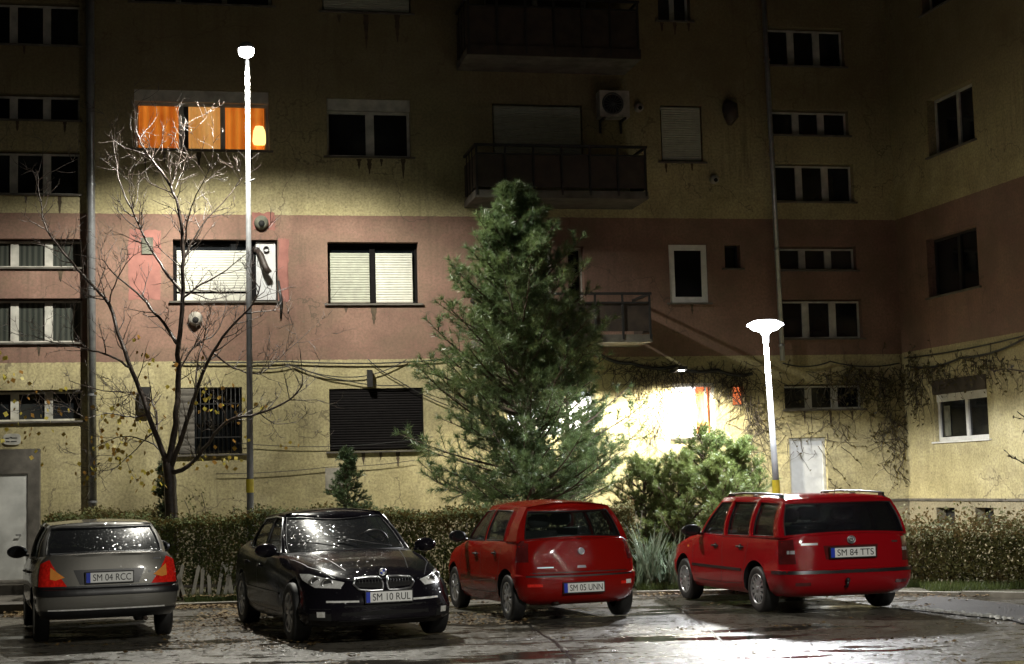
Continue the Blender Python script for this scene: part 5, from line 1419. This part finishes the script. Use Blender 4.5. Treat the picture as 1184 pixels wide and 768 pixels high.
# ---------------------------------------------------------------- red estate car
c = Car('estate_car', 'bright red estate car with black roof rails and dark rear window parked furthest right', (3.57, 21.99, 0), 104.3, red2, (gA, gB, gB))
c.body([(.22, 1.90, -1.95, .75, .55, .40, 2.4, 2.8, .70, .70), (.29, 2.02, -2.05, .80, .6, .40, 2.5, 3.2, .75, .76), (.40, 2.05, -2.10, .815, .62, .40, 2.6, 3.4, .78, .785),
        (.50, 2.05, -2.105, .82, .62, .38, 2.6, 3.4, .79, .79), (.535, 2.04, -2.10, .82, .62, .38, 2.6, 3.4, .79, .79), (.55, 2.02, -2.055, .818, .62, .36, 2.5, 3.4, .785, .78),
        (.74, 1.97, -2.045, .815, .62, .36, 2.4, 3.4, .77, .775),
        ([(-2.1, .88), (-1.2, .88), (.6, .87), (1.2, .83), (1.6, .78), (2.0, .73)], 1.94, -2.03, .802, .66, .34, 2.3, 3.4, .73, .765),
        ([(-2.1, .95), (-1.2, .945), (.6, .925), (1.1, .885), (1.5, .83), (1.9, .755)], 1.90, -2.01, .77, .7, .32, 2.2, 3.4, .68, .74)],
       .05, [(1.22, .30, .345), (-1.22, .30, .345)], 0, dict(ws=(1.08, .36, .40, .66, .54), rw=(-1.99, -1.80, .08, .70, .60), yb=.755, yt=.615,
       side=[(.64, .10, 'G'), (-.22, -.26, 'B'), (-.30, -.34, 'G'), (-1.02, -1.04, 'B'), (-1.10, -1.12, 'G'), (-1.72, -1.64, 'B'), (-1.84, -1.74, 'B')], roofz=[(-1.85, 1.375), (-1.2, 1.40), (-.3, 1.405), (.1, 1.395), (.4, 1.355)], v0=.06, v1=.90, dz=.03, crown=.018))
c.wheels([1.22, -1.22], .70, .285, .175, 13, style='spoke')
c.patch('tailgate', [(-2.05, -.62, .58), (-2.05, .62, .58), (-2.05, .68, .94), (-2.05, -.68, .94)], (1, 0, 0), red2, .004)
c.patch('bumper_trim', [(-2.1, -.76, .50), (-2.1, .76, .50), (-2.1, .76, .535), (-2.1, -.76, .535)], (1, 0, 0), 'black', .007, .06)
c.patch('bumper_corner_trim', [(-1.98, .76, .50), (-1.70, .80, .50), (-1.70, .80, .535), (-1.98, .76, .535)], (.5, -.87, 0), 'black', .007, .06, mirror=True)
c.patch('tail_light', [(-2.02, .645, .62), (-1.90, .80, .62), (-1.89, .79, .90), (-2.0, .665, .91)], (.8, -.6, 0), 'darklamp', .007, .05, mirror=True)
c.patch('tail_light_lens', [(-2.03, .67, .74), (-1.96, .72, .74), (-1.96, .72, .78), (-2.03, .67, .78)], (.8, -.6, 0), 'greenlens', .010, .05, mirror=True)
c.patch('plate_recess', [(-2.05, -.30, .665), (-2.05, .30, .665), (-2.05, .32, .83), (-2.05, -.32, .83)], (1, 0, 0), 'darklamp', .006, .06)
c.patch('fog_reflector', [(-2.10, .50, .36), (-2.08, .66, .36), (-2.08, .66, .40), (-2.10, .50, .40)], (1, -.15, 0), 'darklamp', .005, mirror=True)
c.plate('SM 84 TTS', -2.095, 0.0, .745, False)
c.disc('badge', -2.06, 0, .895, .05, -1, [M['chrome'], M['trim']])
mb = MB()
for a, b in [((-.028, .03), (-.012, -.03)), ((-.012, -.03), (0, .0)), ((0, 0), (.012, -.03)), ((.012, -.03), (.028, .03)), ((-.012, .033), (0, .008)), ((0, .008), (.012, .033))]:
    mb.tube([(-2.069, a[0], .895+a[1]), (-2.069, b[0], .895+b[1])], .0045, 5)
mb.build('badge_letters', M['chrome'], c.root)
c.patch('name_badge', [(-2.05, .38, .84), (-2.05, .56, .84), (-2.05, .56, .865), (-2.05, .38, .865)], (1, 0, 0), 'chrome', .008, .05)
c.patch('size_badge', [(-2.05, -.50, .845), (-2.05, -.57, .845), (-2.05, -.57, .865), (-2.05, -.50, .865)], (1, 0, 0), 'chrome', .008, .05)
c.seam([(.80, .9, .80), (.82, .9, .5), (.72, .9, .32), (-.16, .9, .32), (-.24, .9, .55), (-.24, .9, .90)], (0, -1, 0))
c.seam([(-.22, .9, .32), (-.80, .9, .34), (-.95, .9, .62), (-1.06, .9, .90)], (0, -1, 0))
c.patch('side_moulding', [(.82, .9, .50), (-.84, .9, .50), (-.84, .9, .53), (.82, .9, .53)], (0, -1, 0), 'black', .010, .1, mirror=True)
c.patch('fuel_flap', [(-1.45, -.9, .68), (-1.62, -.9, .68), (-1.62, -.9, .84), (-1.45, -.9, .84)], (0, 1, 0), red2, .003)
c.patch('indicator', [(.98, .9, .74), (1.04, .9, .74), (1.04, .9, .765), (.98, .9, .765)], (0, -1, 0), 'orangelamp', .006, mirror=True)
c.patch('headlight', [(1.74, .70, .58), (1.98, .48, .58), (1.92, .50, .72), (1.60, .74, .76)], (-.7, -.7, 0), 'clearlamp', .006, .05, mirror=True)
c.handle(-.02, .79, 'black'); c.handle(-.82, .80, 'black')
c.mirror(.60, .79, .98, 'black')
for sg in (1, -1):
    mb = MB(); P = [(.12, sg*.60, 1.385), (0, sg*.595, 1.46), (-.5, sg*.60, 1.472), (-1.1, sg*.605, 1.466), (-1.6, sg*.60, 1.448), (-1.70, sg*.60, 1.375)]
    mb.tube(P, .013, 8)
    for x in (-.1, -.85, -1.6): mb.box(x-.05, sg*.60-.014, 1.36, x+.05, sg*.60+.014, 1.45)
    mb.build('roof_rail', M['black'], c.root)
mb = MB(); mb.lathe([(.15, -.012), (.16, .0), (.14, .01), (0, .014)], 24, (-1.25, -.1, 1.452)); mb.v = [(a, b, z) for a, b, z in mb.v]; 
mb.build('roof_ornament', M['clearlamp'], c.root)
bpy.data.objects.remove(bpy.data.objects['roof_ornament'])
mb = MB(); mb.tube([(-2.04, .1, .34), (-2.12, .1, .34), (-2.15, .1, .40)], .016, 8); mb.lathe([(0, .03), (.022, .018), (.026, 0), (.018, -.02)], 12, (-2.15, .1, .42)); mb.build('tow_bar', M['black'], c.root)
c.seats([(-.05, (.34, -.34)), (-1.05, (.34, -.34))], .95, 1.17, (.45, .34, 1.0))
mb = MB(); mb.tube([(-1.65, 0, 1.42), (-1.75, 0, 1.60)], [.006, .002], 6); mb.build('aerial', M['black'], c.root)

c.root.scale = (1.08, 1.145, 1.02)
# ---------------------------------------------------------------- black saloon facing the viewer
c = Car('saloon_car', 'wet black saloon facing the viewer with twin kidney shaped chrome grilles', (-2.26, 19.87, 0), -69.8, blk, (gC, gD, gD))
c.body([(.20, 2.20, -2.32, .85, .6, .55, 2.8, 2.6, .82, .76), (.27, 2.32, -2.44, .89, .68, .6, 2.8, 2.7, .87, .82), (.38, 2.35, -2.50, .905, .75, .6, 2.8, 2.8, .89, .85),
        (.50, 2.34, -2.52, .905, .85, .6, 2.5, 2.8, .86, .87), (.56, 2.31, -2.51, .915, .86, .6, 2.5, 2.8, .86, .87), (.64, 2.27, -2.48, .922, .88, .6, 2.4, 2.8, .85, .87),
        ([(-2.5, .88), (-1.2, .84), (1.2, .78), (2.0, .72), (2.3, .68)], 2.25, -2.46, .915, .9, .6, 2.3, 2.8, .82, .85),
        ([(-2.5, .98), (-1.2, .93), (.5, .91), (1.2, .88), (1.8, .80), (2.2, .705)], 2.22, -2.45, .885, .95, .6, 2.1, 2.8, .76, .80),
        ([(-2.45, 1.045), (-1.7, 1.03), (-1.2, .99), (.5, .955), (1.0, .94), (1.5, .88), (1.9, .80), (2.18, .725)], 2.17, -2.42, .82, 1.0, .6, 2.0, 2.6, .66, .70)],
       .055, [(1.445, .33, .375), (-1.445, .33, .375)], 0, dict(ws=(.98, .12, .34, .72, .56), rw=(-1.80, -1.12, .22, .62, .52), yb=.80, yt=.60,
       side=[(.58, -.10, 'G'), (-.28, -.36, 'K'), (-.36, -.44, 'G'), (-1.22, -1.04, 'B'), (-1.40, -1.12, 'B')], roofz=[(-1.2, 1.375), (-.8, 1.41), (-.3, 1.425), (0, 1.405), (.15, 1.37)], v0=.07, v1=.90, dz=.03, crown=.045, seal=.008))
c.wheels([1.445, -1.445], .80, .33, .215, 10, style='spoke')
for sg in (1, -1):
    P = [(2.3, sg*.035, .60), (2.3, sg*.30, .625), (2.3, sg*.335, .67), (2.26, sg*.31, .715), (2.3, sg*.06, .725), (2.3, sg*.03, .68)]
    if sg < 0: P.reverse()
    o = c.patch('kidney_grille', P, (-1, 0, -.12), 'hole', .010, .05)[0]
    P = [(2.3, sg*.035, .585), (2.3, sg*.16, .582), (2.3, sg*.29, .60), (2.3, sg*.345, .665), (2.26, sg*.31, .722), (2.28, sg*.18, .737), (2.3, sg*.05, .735), (2.3, sg*.022, .66)]
    # chrome surround follows the bonnet front
    dd = Vector((-1, 0, -.12)).normalized(); R_ = []
    for a, b in zip(P, P[1:]+P[:1]):
        for k in range(5):
            q = Vector(a).lerp(Vector(b), k/5); h = c.bvh.ray_cast(q-dd*.8, dd, 1.6)
            if h[0] is not None: R_.append(h[0]-dd*.012)
    mb = MB(); mb.tube(R_+[R_[0]], .014, 6, cap=False); mb.build('grille_surround', M['chrome'], o)
    mb = MB()
    for k in range(7):
        y = sg*(.07+.035*k); h = c.bvh.ray_cast(Vector((3, y, .66)), Vector((-1, 0, 0)), 3)
        mb.tube([(h[0].x+.012, y, .615), (h[0].x+.002, y, .70)], .004, 4)
    mb.build('grille_slats', M['trim'], o)
hl = c.patch('headlight', [(2.16, .46, .605), (1.98, .72, .62), (1.78, .84, .70), (1.66, .86, .765), (1.82, .78, .765), (2.0, .64, .725), (2.18, .44, .675)], (-.72, -.66, -.1), 'clearlamp', .008, .04, mirror=True)
for i, sg in enumerate((1, -1)):
    for (x, y, z, r) in ((2.05, .58, .665, .062), (1.93, .70, .69, .052)):
        dd = Vector((-.80, -.58*sg, 0)).normalized(); h = c.bvh.ray_cast(Vector((x, sg*y, z))-dd, dd, 2)
        if h[0] is None: continue
        p = h[0]-dd*.012; U = dd.cross(Vector((0, 0, 1))); mb = MB(); P = [p+U*math.cos(a)*r+Vector((0, 0, 1))*math.sin(a)*r*.85 for a in [2*math.pi*k/20 for k in range(21)]]
        mb.tube(P, .010, 6, cap=False); mb.build('lamp_ring', M['chrome'], hl[i])
        mb = MB(); mb.add([p+dd*.003+U*math.cos(a)*r*.8+Vector((0, 0, 1))*math.sin(a)*r*.7 for a in [2*math.pi*k/20 for k in range(20)]], [tuple(range(20))]); mb.build('projector', M['trim'], hl[i])
c.patch('front_air_intake', [(2.3, -.52, .26), (2.3, .52, .26), (2.3, .46, .43), (2.3, -.46, .43)], (-1, 0, 0), 'hole', .004, .06)
c.patch('side_air_intake', [(2.2, .58, .27), (2.02, .78, .28), (2.02, .78, .40), (2.2, .58, .40)], (-.85, -.5, 0), 'hole', .004, .06, mirror=True)
c.patch('bumper_strip', [(2.3, .30, .462), (2.25, .66, .462), (2.25, .66, .482), (2.3, .30, .482)], (-1, -.3, 0), 'clearlamp', .008, .05, mirror=True)
c.patch('fog_light', [(2.15, .63, .31), (2.10, .71, .31), (2.10, .71, .37), (2.15, .63, .37)], (-.85, -.5, 0), 'clearlamp', .010, .04, mirror=True)
c.plate('SM 10 RUL', 2.375, 0.02, .515, True)
bg_ = c.disc('badge', 2.185, 0, .775, .042, 1, [M['chrome'], M['ink']])
mb = MB()
for k in range(4):
    A = [(2.1935, 0, .775)] + [(2.1935, .027*math.cos(a), .775+.027*math.sin(a)) for a in [math.pi/2*k+math.pi/2*j/5 for j in range(6)]]
    mb.add(A, [tuple(range(7))], k % 2)
mb.build('badge_quarters', [M['blue'], M['plate']], bg_)
c.seam([(2.12, .50, .76), (1.6, .70, .85), (1.0, .78, .95)], (0, 0, -1), .010, mat='ink')
for y in (.36,): c.seam([(1.95, y, .8), (1.5, y*1.25, .9), (1.0, y*1.5, .97)], (0, 0, -1), .012, 'bonnet_crease', mat='black', off=.002)
c.seam([(.86, 1.0, .86), (.90, 1.0, .55), (.80, 1.0, .30), (-.22, 1.0, .30), (-.30, 1.0, .55), (-.32, 1.0, .93)], (0, -1, 0))
c.seam([(-.26, 1.0, .30), (-.92, 1.0, .32), (-1.12, 1.0, .68), (-1.26, 1.0, .95)], (0, -1, 0))
c.patch('side_moulding', [(.88, 1., .50), (-1.0, 1., .50), (-1.0, 1., .525), (.88, 1., .525)], (0, -1, 0), blk, .012, .1, mirror=True)
c.handle(-.10, .80, blk); c.handle(-1.0, .82, blk)
c.mirror(.62, .87, 1.0, blk, 1.1)
for sg in (1, -1):
    P = [c.pt((a, b, cc, d, 0), v, sg) for (a, b, cc, d, v) in []]
    cols = c.cols; side = [q for q in cols if q[4] in ('G', 'K', 'B')]
    P = [c.pt(q, .07, sg) + Vector((0, sg*.012, 0)) for q in side[:4]]
    top = [c.pt(q, .90, sg) + Vector((0, sg*.012, 0)) for q in side[:4]]
    mb = MB(); mb.tube(P + top[::-1] + [P[0]], .0085, 6); mb.build('chrome_window_trim', M['chrome'], c.root)
c.seats([(-.05, (.36, -.36)), (-1.05, (.36, -.36))], .98, 1.17, (.42, -.37, 1.02) if False else (.46, .36, 1.02))
mb = MB(); mb.tube([(.98, .45, 1.012), (.82, .1, 1.075), (.70, -.15, 1.115)], .008, 5); mb.tube([(.96, -.2, 1.03), (.80, -.45, 1.075), (.66, -.6, 1.09)], .008, 5); mb.build('wipers', M['black'], c.root)
c.patch('rear_plate_panel', [(-2.45, -.3, .78), (-2.45, .3, .78), (-2.45, .3, .9), (-2.45, -.3, .9)], (1, 0, 0), 'plate', .005)
c.patch('tail_light', [(-2.4, .5, .84), (-2.15, .84, .84), (-2.15, .80, .97), (-2.4, .5, .97)], (.8, -.6, 0), 'redlamp', .005, mirror=True)

# ---------------------------------------------------------------- silver saloon (rear to camera)
c = Car('saloon_car', 'old dull silver saloon seen from behind with red and amber tail lights, parked furthest left', (-5.41, 20.49, 0), 109.5, slv, (gA, gC, gA))
c.body([(.30, 1.95, -2.08, .76, .5, .36, 2.6, 3.0, .72, .73), (.36, 2.04, -2.16, .80, .55, .36, 2.7, 3.4, .76, .77), (.46, 2.07, -2.20, .825, .55, .36, 2.8, 3.6, .79, .79),
        (.60, 2.07, -2.205, .832, .55, .36, 2.8, 3.6, .80, .80), (.635, 2.06, -2.19, .832, .55, .36, 2.8, 3.6, .80, .795), (.65, 2.03, -2.14, .832, .55, .34, 2.7, 3.6, .80, .79),
        (.80, 2.0, -2.12, .828, .55, .34, 2.6, 3.6, .79, .785),
        ([(-2.1, .95), (-1.2, .90), (.6, .86), (1.3, .82), (2.0, .76)], 1.97, -2.09, .815, .6, .34, 2.5, 3.4, .76, .76),
        ([(-2.1, 1.03), (-1.5, 1.0), (-1.1, .965), (.6, .93), (1.2, .88), (1.95, .79)], 1.94, -2.06, .775, .65, .36, 2.4, 3.4, .72, .70)],
       .03, [(1.27, .30, .35), (-1.27, .30, .35)], 0, dict(ws=(1.05, .40, .30, .68, .56), rw=(-1.62, -1.10, .12, .665, .565), yb=.755, yt=.60,
       side=[(.72, .20, 'G'), (-.16, -.22, 'B'), (-.24, -.30, 'G'), (-.98, -.92, 'B'), (-1.34, -1.02, 'B')], roofz=[(-1.15, 1.345), (-.8, 1.365), (-.2, 1.375), (.2, 1.365), (.45, 1.33)], v0=.05, v1=.90, dz=.01, crown=.03))
c.wheels([1.27, -1.27], .71, .285, .17, 12)
c.patch('boot_lid', [(-2.15, -.50, .665), (-2.15, .50, .665), (-2.1, .60, 1.0), (-2.1, -.60, 1.0)], (1, 0, 0), slv, .004)
tl = c.patch('tail_light', [(-2.12, .47, .675), (-2.0, .79, .675), (-1.98, .775, .93), (-2.08, .69, .975)], (.93, -.37, 0), 'redlamp', .007, .04, mirror=True)
c.patch('amber_lens', [(-2.12, .50, .775), (-2.1, .60, .745), (-2.1, .665, .76), (-2.1, .67, .89)], (.93, -.37, 0), 'orangelamp', .011, .04, mirror=True)
for i, sg in ():
    dd = Vector((.93, -.37*sg, 0)).normalized(); h = c.bvh.ray_cast(Vector((-2.05, sg*.70, .81))-dd, dd, 2); p = h[0]-dd*.016
    mb = MB(); mb.lathe([(.040, 0), (.03, .01), (0, .014)], 14, (0, 0, 0), 'x'); mb.v = [(p.x-a, p.y+b*.5, p.z+q*1.6) for a, b, q in mb.v]; mb.build('bulb_glow', M['tailglow'], tl[i])
c.patch('plate_recess', [(-2.13, -.33, .69), (-2.13, .33, .69), (-2.13, .40, .855), (-2.13, -.40, .855)], (1, 0, 0), 'black', .007, .06)
c.plate('SM 04 RCC', -2.165, 0.0, .765, False)
c.patch('bumper_trim', [(-2.2, -.79, .57), (-2.2, .79, .57), (-2.2, .79, .675), (-2.2, -.79, .675)], (1, 0, 0), 'black', .016, .02)
c.patch('bumper_side_trim', [(-2.05, .80, .57), (-1.70, .83, .57), (-1.70, .83, .675), (-2.05, .80, .675)], (.5, -.87, 0), 'black', .012, .02, mirror=True)
c.patch('bumper_lower_strip', [(-2.2, -.62, .405), (-2.2, .68, .405), (-2.2, .68, .418), (-2.2, -.62, .418)], (1, 0, 0), 'clearlamp', .006, .08)
c.patch('bumper_underside', [(-2.18, -.74, .31), (-2.18, .74, .31), (-2.2, .77, .40), (-2.2, -.77, .40)], (1, 0, .0), 'black', .010, .02)
c.patch('size_badge', [(-2.1, -.50, .945), (-2.1, -.59, .945), (-2.1, -.59, .965), (-2.1, -.50, .965)], (1, 0, 0), 'chrome', .008, .05)
c.patch('boot_lock', [(-2.12, -.44, .80), (-2.12, -.47, .80), (-2.12, -.47, .825), (-2.12, -.44, .825)], (1, 0, 0), 'black', .006, .05)
c.seam([(.86, .9, .84), (.88, .9, .5), (.80, .9, .36), (-.10, .9, .36), (-.16, .9, .55), (-.18, .9, .90)], (0, -1, 0))
c.seam([(-.16, .9, .36), (-.80, .9, .38), (-.96, .9, .66), (-1.02, .9, .92)], (0, -1, 0))
c.handle(.02, .78, 'black'); c.handle(-.80, .80, 'black')
c.mirror(.66, .80, 1.0, 'black', 1.05)
c.seats([(-.05, (.34, -.34))], .95, 1.17, (.5, .34, 1.0))
mb = MB(); mb.box(-1.60, -.62, .95, -1.05, .62, 1.03); mb.build('parcel_shelf', M['seat'], c.root)
mb = MB(); mb.tube([(-2.0, -.4, .27), (-2.2, -.4, .28)], .024, 10); mb.build('exhaust_pipe', M['rust'], c.root)
# ================================================================ night sky, faint moonlight, colour management
w = bpy.data.worlds.new('World'); sc.world = w; w.use_nodes = True; t = w.node_tree
bg = t.nodes['Background']; sky = t.nodes.new('ShaderNodeTexSky'); sky.sky_type = 'NISHITA'; sky.sun_disc = False
sky.sun_elevation = R(32); sky.sun_rotation = R(150)
mx = t.nodes.new('ShaderNodeMix'); mx.data_type = 'RGBA'; mx.blend_type = 'MULTIPLY'; mx.inputs[0].default_value = 1
t.links.new(sky.outputs[0], mx.inputs[6]); mx.inputs[7].default_value = (1.0, .78, .45, 1)
t.links.new(mx.outputs[2], bg.inputs[0]); bg.inputs[1].default_value = SKY
sl = bpy.data.lights.new('moon', 'SUN'); sl.energy = .004; sl.angle = R(.5); sl.color = (1, .93, .85)
so = bpy.data.objects.new('moon', sl); COL.objects.link(so); so.rotation_euler = (R(60), 0, R(-30))
vs_ = sc.view_settings; vs_.view_transform = 'Standard'; vs_.look = 'None'; vs_.exposure = 0; vs_.gamma = 1; vs_.use_curve_mapping = False
